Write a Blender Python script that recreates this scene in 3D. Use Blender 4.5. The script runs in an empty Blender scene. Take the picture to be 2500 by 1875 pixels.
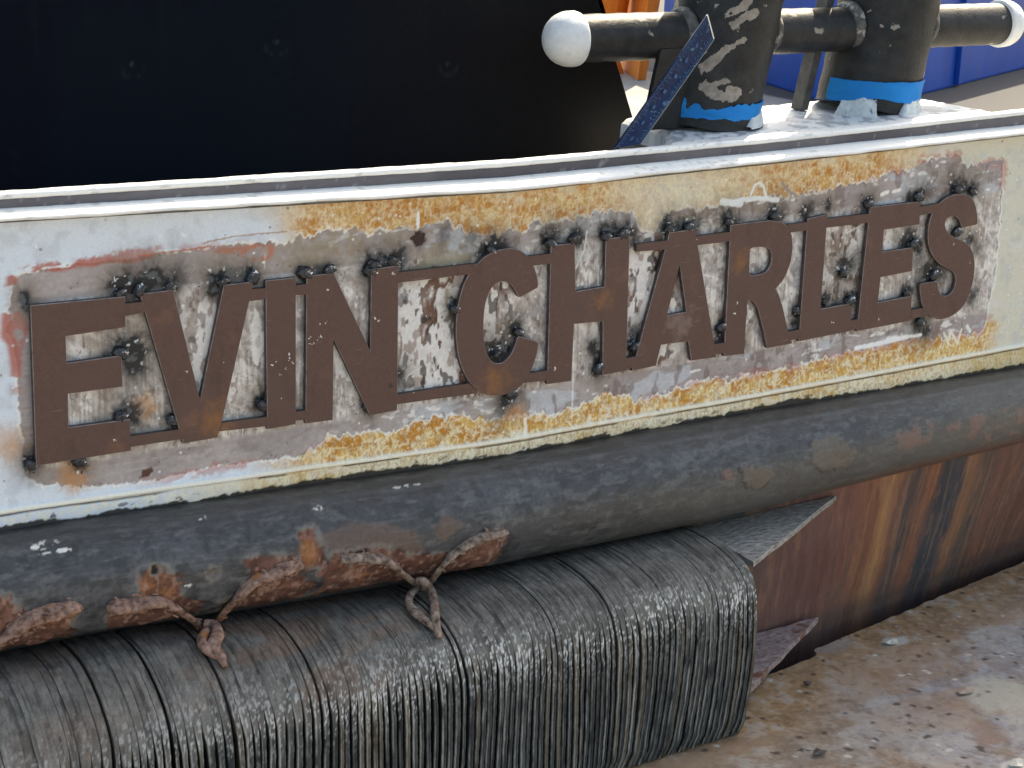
import bpy, bmesh, math, random
import numpy as np
from mathutils import Vector, Matrix
from mathutils.geometry import tessellate_polygon

# ------------------------------------------------------------------ camera, sky, sun
SC = bpy.context.scene
COL = SC.collection
CAM = np.array([-0.91342, -3.01103, 1.11662]); ROT = (1.27104510, -0.02455426, -0.56270992); FPX = 4335.67
cd = bpy.data.cameras.new('camera'); cam = bpy.data.objects.new('camera', cd); COL.objects.link(cam)
cam.location = CAM; cam.rotation_euler = ROT
cd.sensor_width = 36; cd.lens = FPX / 2500 * 36; cd.clip_start = .05; cd.clip_end = 3000
SC.camera = cam
SUN_DIR = Vector((.58, .405, .75)).normalized()          # towards the sun: behind the hull and to the right
w = bpy.data.worlds.new('World'); SC.world = w; w.use_nodes = True
nt = w.node_tree; bg = nt.nodes['Background']
sky = nt.nodes.new('ShaderNodeTexSky'); sky.sky_type = 'NISHITA'; sky.sun_disc = False
sky.sun_elevation = math.asin(SUN_DIR.z); sky.sun_rotation = math.atan2(SUN_DIR.x, SUN_DIR.y)
sky.air_density = 1.0; sky.dust_density = 3.0; sky.ozone_density = .7
nt.links.new(sky.outputs[0], bg.inputs[0]); bg.inputs[1].default_value = 0.15
sl = bpy.data.lights.new('sun', 'SUN'); sl.energy = 3.4; sl.angle = math.radians(.6); sl.color = (1, .95, .87)
sun = bpy.data.objects.new('sun', sl); COL.objects.link(sun)
sun.rotation_euler = SUN_DIR.to_track_quat('Z', 'Y').to_euler()
SC.view_settings.view_transform = 'Standard'; SC.view_settings.look = 'None'
SC.view_settings.exposure = 1.32; SC.view_settings.gamma = 1
SC.view_settings.use_white_balance = True; SC.view_settings.white_balance_temperature = 7900; SC.view_settings.white_balance_tint = 6
SC.render.engine = 'CYCLES'

# ------------------------------------------------------------------ survey helpers: a point of the photograph laid on a known surface
def _R(a):
    rx, ry, rz = a; c, s = math.cos, math.sin
    X = np.array([[1,0,0],[0,c(rx),-s(rx)],[0,s(rx),c(rx)]]); Y = np.array([[c(ry),0,s(ry)],[0,1,0],[-s(ry),0,c(ry)]])
    Z = np.array([[c(rz),-s(rz),0],[s(rz),c(rz),0],[0,0,1]]); return Z @ Y @ X
MROT = _R(ROT)
def ray(x, y): return MROT @ np.array([(x-1250)/FPX, -(y-937.5)/FPX, -1.])
def at(x, y, ax='y', v=0.):
    d = ray(x, y); i = 'xyz'.index(ax); return CAM + d*((v-CAM[i])/d[i])
K = 2500/2212
def atf(x, y, ax='y', v=0.): return at(x*K, y*K, ax, v)
CROP = {'A': (0, 640), 'B': (500, 600), 'C': (940, 540), 'D': (1400, 480), 'G': (1900, 400)}
def cr(k, x, y, v=0.):
    o = CROP[k]; return at(o[0]+x/3.0722, o[1]+y/3.0722, 'y', v)
def cr2(k, pts, v=0.):
    return [tuple(cr(k if len(p) == 2 else p[2], p[0], p[1], v)[[0, 2]]) for p in pts]

# ------------------------------------------------------------------ noise
def _h(ix, iy, s):
    n = (ix.astype(np.int64)*374761393 + iy.astype(np.int64)*668265263 + s*1442695041) & 0xffffffff
    n = ((n ^ (n >> 13))*1274126177) & 0xffffffff
    return ((n ^ (n >> 16)) & 0xffffff)/float(0xffffff)
def vn(x, y, s=0):
    x = np.asarray(x, float); y = np.asarray(y, float)
    ix = np.floor(x); iy = np.floor(y); fx = x-ix; fy = y-iy
    fx = fx*fx*(3-2*fx); fy = fy*fy*(3-2*fy)
    a = _h(ix, iy, s); b = _h(ix+1, iy, s); c = _h(ix, iy+1, s); d = _h(ix+1, iy+1, s)
    return (a*(1-fx)+b*fx)*(1-fy) + (c*(1-fx)+d*fx)*fy
def fbm(x, y, s=0, o=4, g=.5):
    r = 0; a = 1; t = 0
    for i in range(o):
        r = r + a*vn(x*2**i+i*17.3, y*2**i-i*9.1, s+i*31); t += a; a *= g
    return r/t
def ridge(x, y, s=0, o=3): return 1-np.abs(2*fbm(x, y, s, o)-1)
def worley(x, y, s=0):
    ix = np.floor(x); iy = np.floor(y); d1 = np.full(x.shape, 9.); d2 = np.full(x.shape, 9.); idv = np.zeros(x.shape)
    for a in (-1, 0, 1):
        for b in (-1, 0, 1):
            cx = ix+a; cy = iy+b
            px = cx+_h(cx, cy, s); py = cy+_h(cx, cy, s+7)
            d = np.hypot(px-x, py-y); m = d < d1
            d2 = np.where(m, d1, np.minimum(d2, d)); idv = np.where(m, _h(cx, cy, s+13), idv); d1 = np.where(m, d, d1)
    return d1, d2, idv
def ss(a, b, x):
    t = np.clip((x-a)/(b-a), 0, 1); return t*t*(3-2*t)
def sdist(px, py, poly):
    P = np.array(poly, float); d = np.full(px.shape, 1e9); ins = np.zeros(px.shape, bool)
    for i in range(len(P)):
        ax, ay = P[i]; bx, by = P[(i+1) % len(P)]
        ex, ey = bx-ax, by-ay; wx, wy = px-ax, py-ay
        t = np.clip((wx*ex+wy*ey)/(ex*ex+ey*ey+1e-12), 0, 1)
        d = np.minimum(d, (wx-ex*t)**2+(wy-ey*t)**2)
        c = ((ay <= py) & (by > py)) | ((by <= py) & (ay > py))
        if abs(ey) > 1e-12: ins ^= c & (px < ax+(py-ay)/ey*ex)
    return np.where(ins, -1, 1)*np.sqrt(d)
def segd(px, py, a, b):
    ex, ey = b[0]-a[0], b[1]-a[1]; wx, wy = px-a[0], py-a[1]
    t = np.clip((wx*ex+wy*ey)/(ex*ex+ey*ey+1e-12), 0, 1); return np.hypot(wx-ex*t, wy-ey*t)
class Paint:
    def __init__(s, shape, c): s.c = np.empty(shape+(3,)); s.c[:] = c
    def mix(s, m, c):
        m = np.clip(m, 0, 1)[..., None]; s.c = s.c*(1-m)+np.asarray(c, float)*m
    def mul(s, f): s.c = s.c*f[..., None]
def lin(r, g, b): return tuple(((v/255+.055)/1.055)**2.4 if v > 10 else v/255/12.92 for v in (r, g, b))

# ------------------------------------------------------------------ materials
def vmat(name, bump=.25, bscale=220, mets=0., rough=None, spec=.5, tint=.12, tscale=160, stretch=(1, 1, 1)):
    """Painted or weathered surface: colour and gloss from per-vertex maps of wear and some painted shade, fine grain from noise nodes."""
    m = bpy.data.materials.new(name); m.use_nodes = True; n = m.node_tree.nodes; l = m.node_tree.links; b = n['Principled BSDF']
    a = n.new('ShaderNodeAttribute'); a.attribute_name = 'col'
    r = n.new('ShaderNodeAttribute'); r.attribute_name = 'rgh'
    me = n.new('ShaderNodeAttribute'); me.attribute_name = 'met'
    tc = n.new('ShaderNodeTexCoord'); mp = n.new('ShaderNodeMapping'); mp.inputs['Scale'].default_value = stretch
    l.new(tc.outputs['Object'], mp.inputs[0])
    nz = n.new('ShaderNodeTexNoise'); nz.inputs['Scale'].default_value = tscale; nz.inputs['Detail'].default_value = 5
    nz.inputs['Roughness'].default_value = .65; l.new(mp.outputs[0], nz.inputs['Vector'])
    mr = n.new('ShaderNodeMapRange'); mr.inputs[1].default_value = .25; mr.inputs[2].default_value = .75
    mr.inputs[3].default_value = 1-tint; mr.inputs[4].default_value = 1+tint; l.new(nz.outputs[0], mr.inputs[0])
    vm = n.new('ShaderNodeVectorMath'); vm.operation = 'SCALE'; l.new(a.outputs['Color'], vm.inputs[0]); l.new(mr.outputs[0], vm.inputs['Scale'])
    l.new(vm.outputs[0], b.inputs['Base Color'])
    l.new(r.outputs['Fac'], b.inputs['Roughness']); l.new(me.outputs['Fac'], b.inputs['Metallic'])
    nb = n.new('ShaderNodeTexNoise'); nb.inputs['Scale'].default_value = bscale; nb.inputs['Detail'].default_value = 6
    nb.inputs['Roughness'].default_value = .7; l.new(mp.outputs[0], nb.inputs['Vector'])
    bp = n.new('ShaderNodeBump'); bp.inputs['Strength'].default_value = bump; bp.inputs['Distance'].default_value = .002
    l.new(nb.outputs[0], bp.inputs['Height']); l.new(bp.outputs[0], b.inputs['Normal'])
    b.inputs['Specular IOR Level'].default_value = spec
    return m
def pmat(name, c1, c2=None, scale=40, rough=.6, metal=0., bump=.2, bscale=200, spots=None, spot_scale=60, spot_lo=.6, spot_hi=.66, c3=None, stretch=(1, 1, 1)):
    """Node-only procedural material: two tones blended by noise plus optional spots."""
    m = bpy.data.materials.new(name); m.use_nodes = True; n = m.node_tree.nodes; l = m.node_tree.links; b = n['Principled BSDF']
    tc = n.new('ShaderNodeTexCoord'); mp = n.new('ShaderNodeMapping'); mp.inputs['Scale'].default_value = stretch
    l.new(tc.outputs['Object'], mp.inputs[0])
    nz = n.new('ShaderNodeTexNoise'); nz.inputs['Scale'].default_value = scale; nz.inputs['Detail'].default_value = 7; nz.inputs['Roughness'].default_value = .65
    l.new(mp.outputs[0], nz.inputs['Vector'])
    rp = n.new('ShaderNodeValToRGB'); rp.color_ramp.elements[0].position = .32; rp.color_ramp.elements[1].position = .68
    rp.color_ramp.elements[0].color = (*c1, 1); rp.color_ramp.elements[1].color = (*(c2 or c1), 1); l.new(nz.outputs[0], rp.inputs[0])
    out = rp.outputs[0]
    if spots:
        n2 = n.new('ShaderNodeTexNoise'); n2.inputs['Scale'].default_value = spot_scale; n2.inputs['Detail'].default_value = 4
        l.new(mp.outputs[0], n2.inputs['Vector'])
        r2 = n.new('ShaderNodeMapRange'); r2.inputs[1].default_value = spot_lo; r2.inputs[2].default_value = spot_hi; l.new(n2.outputs[0], r2.inputs[0])
        mx = n.new('ShaderNodeMix'); mx.data_type = 'RGBA'; l.new(r2.outputs[0], mx.inputs[0]); l.new(out, mx.inputs[6]); mx.inputs[7].default_value = (*spots, 1)
        out = mx.outputs[2]
    l.new(out, b.inputs['Base Color']); b.inputs['Roughness'].default_value = rough; b.inputs['Metallic'].default_value = metal; b.inputs['Specular IOR Level'].default_value = .25
    nb = n.new('ShaderNodeTexNoise'); nb.inputs['Scale'].default_value = bscale; nb.inputs['Detail'].default_value = 6; nb.inputs['Roughness'].default_value = .7
    l.new(mp.outputs[0], nb.inputs['Vector'])
    bp = n.new('ShaderNodeBump'); bp.inputs['Strength'].default_value = bump; bp.inputs['Distance'].default_value = .003
    l.new(nb.outputs[0], bp.inputs['Height']); l.new(bp.outputs[0], b.inputs['Normal'])
    return m

# ------------------------------------------------------------------ object helpers
def link(name, me, mat=None, parent=None, loc=(0, 0, 0)):
    o = bpy.data.objects.new(name, me); COL.objects.link(o)
    if mat is not None and me is not None and not me.materials: me.materials.append(mat)
    if parent is not None: o.parent = parent
    o.location = loc
    return o
def thing(name, label, cat, loc=(0, 0, 0), group=None):
    o = bpy.data.objects.new(name, None); COL.objects.link(o); o.location = loc; o.empty_display_size = .05
    o['label'] = label; o['category'] = cat
    if group: o['group'] = group
    return o
def attrs(me, col, rgh=.6, met=0.):
    nv = len(me.vertices)
    ca = me.attributes.new('col', 'FLOAT_COLOR', 'POINT'); c4 = np.ones((nv, 4), np.float32); c4[:, :3] = np.clip(np.asarray(col).reshape(-1, 3), .002, .92); ca.data.foreach_set('color', c4.ravel())
    for k, v in (('rgh', rgh), ('met', met)):
        a = me.attributes.new(k, 'FLOAT', 'POINT'); arr = np.empty(nv, np.float32); arr[:] = np.asarray(v).ravel() if np.ndim(v) else v
        a.data.foreach_set('value', arr)
def grid_mesh(name, P, col, rgh=.6, met=0., wrap=False, smooth=True, flip=False):
    nu, nv = P.shape[:2]; me = bpy.data.meshes.new(name)
    idx = np.arange(nu*nv).reshape(nu, nv)
    if wrap: idx = np.concatenate([idx, idx[:, :1]], 1)
    q = np.stack([idx[:-1, :-1], idx[1:, :-1], idx[1:, 1:], idx[:-1, 1:]], -1).reshape(-1, 4)
    if flip: q = q[:, ::-1]
    me.vertices.add(nu*nv); me.vertices.foreach_set('co', P.reshape(-1, 3).astype(np.float32).ravel())
    me.loops.add(q.size); me.loops.foreach_set('vertex_index', np.ascontiguousarray(q.ravel(), dtype=np.int32))
    me.polygons.add(len(q)); me.polygons.foreach_set('loop_start', np.arange(0, q.size, 4, dtype=np.int32))
    try: me.polygons.foreach_set('loop_total', np.full(len(q), 4, np.int32))
    except Exception: pass
    me.update(calc_edges=True); me.validate()
    if smooth: me.polygons.foreach_set('use_smooth', np.ones(len(me.polygons), bool))
    attrs(me, col, rgh, met); return me
def bm_mesh(name, bm, smooth=False):
    me = bpy.data.meshes.new(name); bmesh.ops.recalc_face_normals(bm, faces=bm.faces); bm.to_mesh(me); bm.free()
    if smooth: me.polygons.foreach_set('use_smooth', np.ones(len(me.polygons), bool))
    return me
def prism(name, bottom, top, bevel=.0):
    bm = bmesh.new(); b = [bm.verts.new(tuple(p)) for p in bottom]; t = [bm.verts.new(tuple(p)) for p in top]
    bm.faces.new(b); bm.faces.new(t[::-1]); n = len(b)
    for i in range(n): bm.faces.new([b[i], b[(i+1) % n], t[(i+1) % n], t[i]])
    if bevel: bmesh.ops.bevel(bm, geom=list(bm.edges), offset=bevel, segments=2, affect='EDGES', profile=.6)
    return bm_mesh(name, bm)
def box(name, lo, hi, bevel=0.):
    b = [(lo[0], lo[1], lo[2]), (hi[0], lo[1], lo[2]), (hi[0], hi[1], lo[2]), (lo[0], hi[1], lo[2])]
    return prism(name, b, [(p[0], p[1], hi[2]) for p in b], bevel)
def tube_mesh(name, pts, rad, nseg=12, sub=5, rough=0., seed=0, flat=1.):
    """Tube through points with a radius at each, lumpy by noise; closed at both ends."""
    P = [Vector(p) for p in pts]; Q = []; Rr = []
    for i in range(len(P)-1):
        p0 = P[max(i-1, 0)]; p1 = P[i]; p2 = P[i+1]; p3 = P[min(i+2, len(P)-1)]
        for k in range(sub):
            t = k/sub
            Q.append(.5*((2*p1)+(-p0+p2)*t+(2*p0-5*p1+4*p2-p3)*t*t+(-p0+3*p1-3*p2+p3)*t**3)); Rr.append(rad[i]*(1-t)+rad[i+1]*t)
    Q.append(P[-1]); Rr.append(rad[-1])
    bm = bmesh.new(); rings = []; up = Vector((0, 0, 1)); rnd = random.Random(seed)
    for i, q in enumerate(Q):
        t = (Q[min(i+1, len(Q)-1)]-Q[max(i-1, 0)]).normalized()
        a = t.cross(up); a = a.normalized() if a.length > .05 else t.cross(Vector((0, 1, 0))).normalized(); b = t.cross(a)
        ring = []
        for k in range(nseg):
            an = 2*math.pi*k/nseg; pq = q+a*math.cos(an)*Rr[i]+b*math.sin(an)*Rr[i]; rr = Rr[i]*(1+rough*.5*(rnd.random()-.5)+rough*3.2*(float(fbm(np.array(pq.x*55+pq.z*20), np.array(pq.z*80+seed), 5, 3))-.5))
            ring.append(bm.verts.new(q+a*math.cos(an)*rr+b*math.sin(an)*rr*flat))
        rings.append(ring)
    for r0, r1 in zip(rings, rings[1:]):
        for k in range(nseg): bm.faces.new([r0[k], r0[(k+1) % nseg], r1[(k+1) % nseg], r1[k]])
    bm.faces.new(rings[0]); bm.faces.new(rings[-1][::-1])
    return bm_mesh(name, bm, True)
def lathe(name, origin, axis, prof, nseg=48, rough=0., seed=0):
    """Surface of revolution about an axis: prof = [(distance along, radius)]."""
    ax = Vector(axis).normalized(); a = ax.orthogonal().normalized(); b = ax.cross(a); o = Vector(origin)
    bm = bmesh.new(); rings = []; rnd = random.Random(seed)
    for s, r in prof:
        rings.append([bm.verts.new(o+ax*s+(a*math.cos(2*math.pi*k/nseg)+b*math.sin(2*math.pi*k/nseg))*r*(1+rough*(rnd.random()-.5))) for k in range(nseg)])
    for r0, r1 in zip(rings, rings[1:]):
        for k in range(nseg): bm.faces.new([r0[k], r0[(k+1) % nseg], r1[(k+1) % nseg], r1[k]])
    bm.faces.new(rings[0]); bm.faces.new(rings[-1][::-1])
    return bm_mesh(name, bm, True)
def plate_poly(name, loops, y0, y1, ch=.0012):
    """A flame-cut plate: outline and holes in the XZ plane, front face at y0 (towards -y), back at y1, chamfered front edge."""
    bm = bmesh.new(); fl = []
    def area(l): return .5*sum(l[i][0]*l[(i+1) % len(l)][1]-l[(i+1) % len(l)][0]*l[i][1] for i in range(len(l)))
    L = []
    for i, l in enumerate(loops):
        l = list(l)
        if (area(l) > 0) != (i == 0): l = l[::-1]
        L.append(l)
    def inset(l, d):
        n = len(l); out = []
        for i in range(n):
            p = Vector(l[i-1]); q = Vector(l[i]); r = Vector(l[(i+1) % n])
            e1 = (q-p).normalized(); e2 = (r-q).normalized(); n1 = Vector((-e1.y, e1.x)); n2 = Vector((-e2.y, e2.x))
            m = n1+n2; m = m/max(m.length_squared, .3)*2 if m.length > 1e-6 else n1
            out.append(q+m*d)
        return out
    ins = [inset(l, ch) for l in L]
    tri = tessellate_polygon([[Vector((p[0], p[1], 0)) for p in l] for l in ins])
    vf = [bm.verts.new((p[0], y0, p[1])) for l in ins for p in l]
    for t in tri:
        try: bm.faces.new([vf[i] for i in t])
        except ValueError: pass
    k = 0
    for l in L:
        n = len(l); f = vf[k:k+n]; k += n
        e = [bm.verts.new((p[0], y0+ch, p[1])) for p in l]; b = [bm.verts.new((p[0], y1, p[1])) for p in l]
        for i in range(n):
            j = (i+1) % n
            bm.faces.new([f[i], f[j], e[j], e[i]]).material_index = 1; bm.faces.new([e[i], e[j], b[j], b[i]]).material_index = 2
    return bm_mesh(name, bm)

# ================================================================== SETTING
FND = []   # keep order simple
WATER = pmat('harbour_water', (.01, .02, .02), (.015, .03, .03), 3, .08, bump=.4, bscale=8)
wm = box('water', (-600, -600, -3.2), (600, 600, -1.6)); wo = link('water', wm, WATER); wo['kind'] = 'structure'
MAIN_DECK = pmat('main_deck_paint_and_shade', (.30, .29, .26), (.42, .40, .36), 5, .8, bump=.3)
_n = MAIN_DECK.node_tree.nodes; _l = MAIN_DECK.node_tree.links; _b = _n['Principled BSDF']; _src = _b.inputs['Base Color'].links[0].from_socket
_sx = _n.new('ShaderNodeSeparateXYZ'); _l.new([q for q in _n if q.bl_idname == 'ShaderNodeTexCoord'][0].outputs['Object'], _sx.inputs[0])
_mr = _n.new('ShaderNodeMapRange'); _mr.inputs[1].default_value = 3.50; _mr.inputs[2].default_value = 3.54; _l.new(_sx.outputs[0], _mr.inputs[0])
_mx = _n.new('ShaderNodeMix'); _mx.data_type = 'RGBA'; _l.new(_mr.outputs[0], _mx.inputs[0]); _l.new(_src, _mx.inputs[6]); _mx.inputs[7].default_value = (.075, .075, .078, 1); _l.new(_mx.outputs[2], _b.inputs['Base Color'])  # darker grey right of the boundary: broad shade put into the deck colour
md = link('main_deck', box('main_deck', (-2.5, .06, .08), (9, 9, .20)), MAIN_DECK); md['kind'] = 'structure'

# --- curves of the hull along x
XK = [-1.9, -.04, 1.0, 1.7, 2.5, 4.6]
def cv(*v): return lambda x: np.interp(x, XK, v)
z_cap = cv(.515, .509, .488, .492, .505, .52)      # outer edge of the bulwark top
z_b1 = cv(.50, .494, .473, .475, .489, .50)
z_b2 = cv(.485, .479, .453, .457, .466, .47)
z_top = cv(.455, .451, .418, .425, .435, .44)      # top of the painted side
z_weld = cv(-.06, -.072, -.110, -.112, -.109, -.105)
z_bot = cv(-.10, -.108, -.144, -.152, -.164, -.17)
def pipe_r(x): return np.interp(x, [-.7, 0, .95, 1.5, 2.6, 3.4], [.109, .111, .118, .120, .101, .099])
def pipe_z(x): return np.interp(x, [-.7, 0, .95, 1.5, 2.6, 3.4], [-.212, -.222, -.262, -.269, -.268, -.268])

# ------------------------------------------------------------------ the painted side with its wear
tugboat = thing('tugboat_hull', 'white painted tugboat side with ground-off patch, black rub rail and rusty lower plating', 'tugboat hull', (1.0, 0, -.5))
def T(o):          # children keep world coordinates
    o.matrix_parent_inverse = o.parent.matrix_world.inverted() if False else Matrix.Translation(-Vector(o.parent.location)); return o

patch = [(30,600),(70,588),(120,578),(200,568),(260,562),(330,548),(370,545),(420,540),(500,528),(590,523),(600,528),(640,512),(700,506),(720,497),(770,497),(800,503),(870,492),(900,498),(960,478),(990,495),(1010,505),(1070,507),(1130,498),(1150,482),(1200,478),(1290,462),(1330,458),(1370,462),(1385,500),(1410,500),(1440,462),(1470,452),(1530,448),(1560,440),(1640,432),(1700,425),(1760,418),(1800,405),(1870,396),(1900,380),(1960,372),(1990,345),(2060,338),(2110,362),(2165,352),(2168,380),(2160,480),(2150,600),(2128,706),(2112,720),(2040,728),(1968,734),(1900,748),(1833,760),(1760,780),(1703,794),(1650,806),(1593,820),(1550,815),(1504,826),(1433,850),(1373,862),(1340,848),(1305,848),(1260,872),(1199,893),(1134,897),(1049,905),(990,896),(930,903),(870,922),(815,931),(760,935),(708,944),(650,985),(600,992),(540,1000),(480,1005),(400,1022),(330,1040),(260,1046),(180,1052),(80,1045),(55,1030),(50,950),(38,880),(38,790),(30,740),(16,720),(22,650)]
patch_xz = [tuple(atf(x, y)[[0, 2]]) for x, y in patch]

TACKS = [('A',905,235),('A',1045,212),('A',1278,190),('A',900,680),('A',905,1158),('A',1298,1190),('A',232,1515),('A',590,1490),
 ('B',140,272),('B',358,238),('B',745,202),('B',935,182),('B',1272,148),('B',1240,190),('B',1420,125),('B',435,1195),('B',1390,1040),('B',1218,1205),
 ('C',795,218),('C',1240,165),('C',1420,135),('C',522,660),('C',1000,832),('C',838,1000),('C',945,1292),
 ('D',243,298),('D',375,282),('D',720,240),('D',862,228),('D',1168,190),('D',1510,150),('D',188,1290),('D',463,1125),('D',1106,980),
 ('G',672,300),('G',1052,250),('G',1345,190),('G',1458,205),('G',492,820),('G',1012,600),('G',532,1030),('G',140,1105),('G',962,968),('G',1165,835),('G',1342,510),('G',1062,1185),('G',345,1035)]
SOOT = [(k, x, y, 14, 1.) for k, x, y in TACKS] + [   # crop, x, y, radius mm, strength
 ('A',185,270,16,1.),('A',195,340,10,1.),('A',880,175,22,1.),('A',960,170,26,1.),('A',1150,110,26,.9),('A',1080,150,24,.9),('A',1330,110,30,.55),('A',1275,170,18,.9),('A',990,690,34,1.),('A',930,640,26,1.),('A',1000,760,30,.85),('A',960,1125,36,.7),('A',1000,1150,24,.8),('A',1310,1160,16,1.),('A',220,1500,20,1.),('A',210,1430,20,.6),('A',600,1510,20,.8),('A',800,700,10,.9),
 ('B',100,260,24,1.),('B',60,340,16,1.),('B',330,210,18,.9),('B',200,220,22,.5),('B',735,230,12,.8),('B',850,180,14,.6),('B',1240,130,22,1.),('B',1320,90,16,.9),('B',1215,190,14,1.),('B',1450,110,26,.9),('B',1470,80,18,.7),('B',430,1170,20,1.),('B',1370,1010,22,1.),('B',1450,970,22,.8),('B',1240,1190,20,1.),('B',480,1250,14,.5),
 ('C',740,225,24,1.),('C',830,170,22,1.),('C',900,190,18,.8),('C',450,100,20,.5),('C',650,110,22,.5),('C',1260,100,26,.75),('C',1200,130,18,.9),('C',1290,200,14,.9),('C',1430,120,26,.9),('C',520,630,18,1.),('C',980,800,22,1.),('C',800,980,28,1.),('C',880,960,34,.8),('C',930,1320,26,.9),('C',900,1380,34,.5),('C',240,130,9,1.),('C',270,160,8,.9),
 ('D',225,260,20,1.),('D',300,250,20,.9),('D',420,250,20,.9),('D',460,300,14,.7),('D',700,220,22,1.),('D',800,210,20,.9),('D',910,200,22,1.),('D',1150,170,26,1.),('D',1230,170,20,.5),('D',1500,130,26,1.),('D',1560,150,18,.6),('D',140,1130,20,.9),('D',190,1200,22,1.),('D',180,1300,20,1.),('D',450,1090,26,1.),('D',460,1020,20,.7),('D',1100,990,20,1.),('D',1100,1060,16,.7),('D',1270,1110,14,.9),('D',710,160,9,.9),
 ('G',200,370,18,1.),('G',240,330,20,.7),('G',375,310,16,1.),('G',650,320,16,1.),('G',690,270,16,.9),('G',980,250,16,.9),('G',1060,230,22,1.),('G',1140,200,26,.45),('G',1320,170,28,1.),('G',1380,170,22,1.),('G',1460,190,24,1.),('G',500,770,32,.9),('G',490,800,20,1.),('G',560,740,24,.4),('G',980,560,28,.9),('G',940,600,20,.8),('G',1050,620,20,.9),('G',350,1010,22,1.),('G',430,1060,20,.8),('G',540,1000,26,1.),('G',580,1000,16,.9),('G',140,1110,16,1.),('G',190,1090,10,1.),('G',120,1200,12,.8),('G',960,960,26,.9),('G',1140,810,32,1.),('G',1190,780,28,.8),('G',1240,790,30,.6),('G',1350,500,18,.8),('G',1440,570,16,1.),('G',1490,640,20,.5),('G',1050,700,24,.5),('G',1060,1200,30,1.),('G',1110,1250,20,.9),('G',1470,970,22,.7),('G',1440,1030,16,.6),('G',1050,850,26,.5)]

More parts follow.
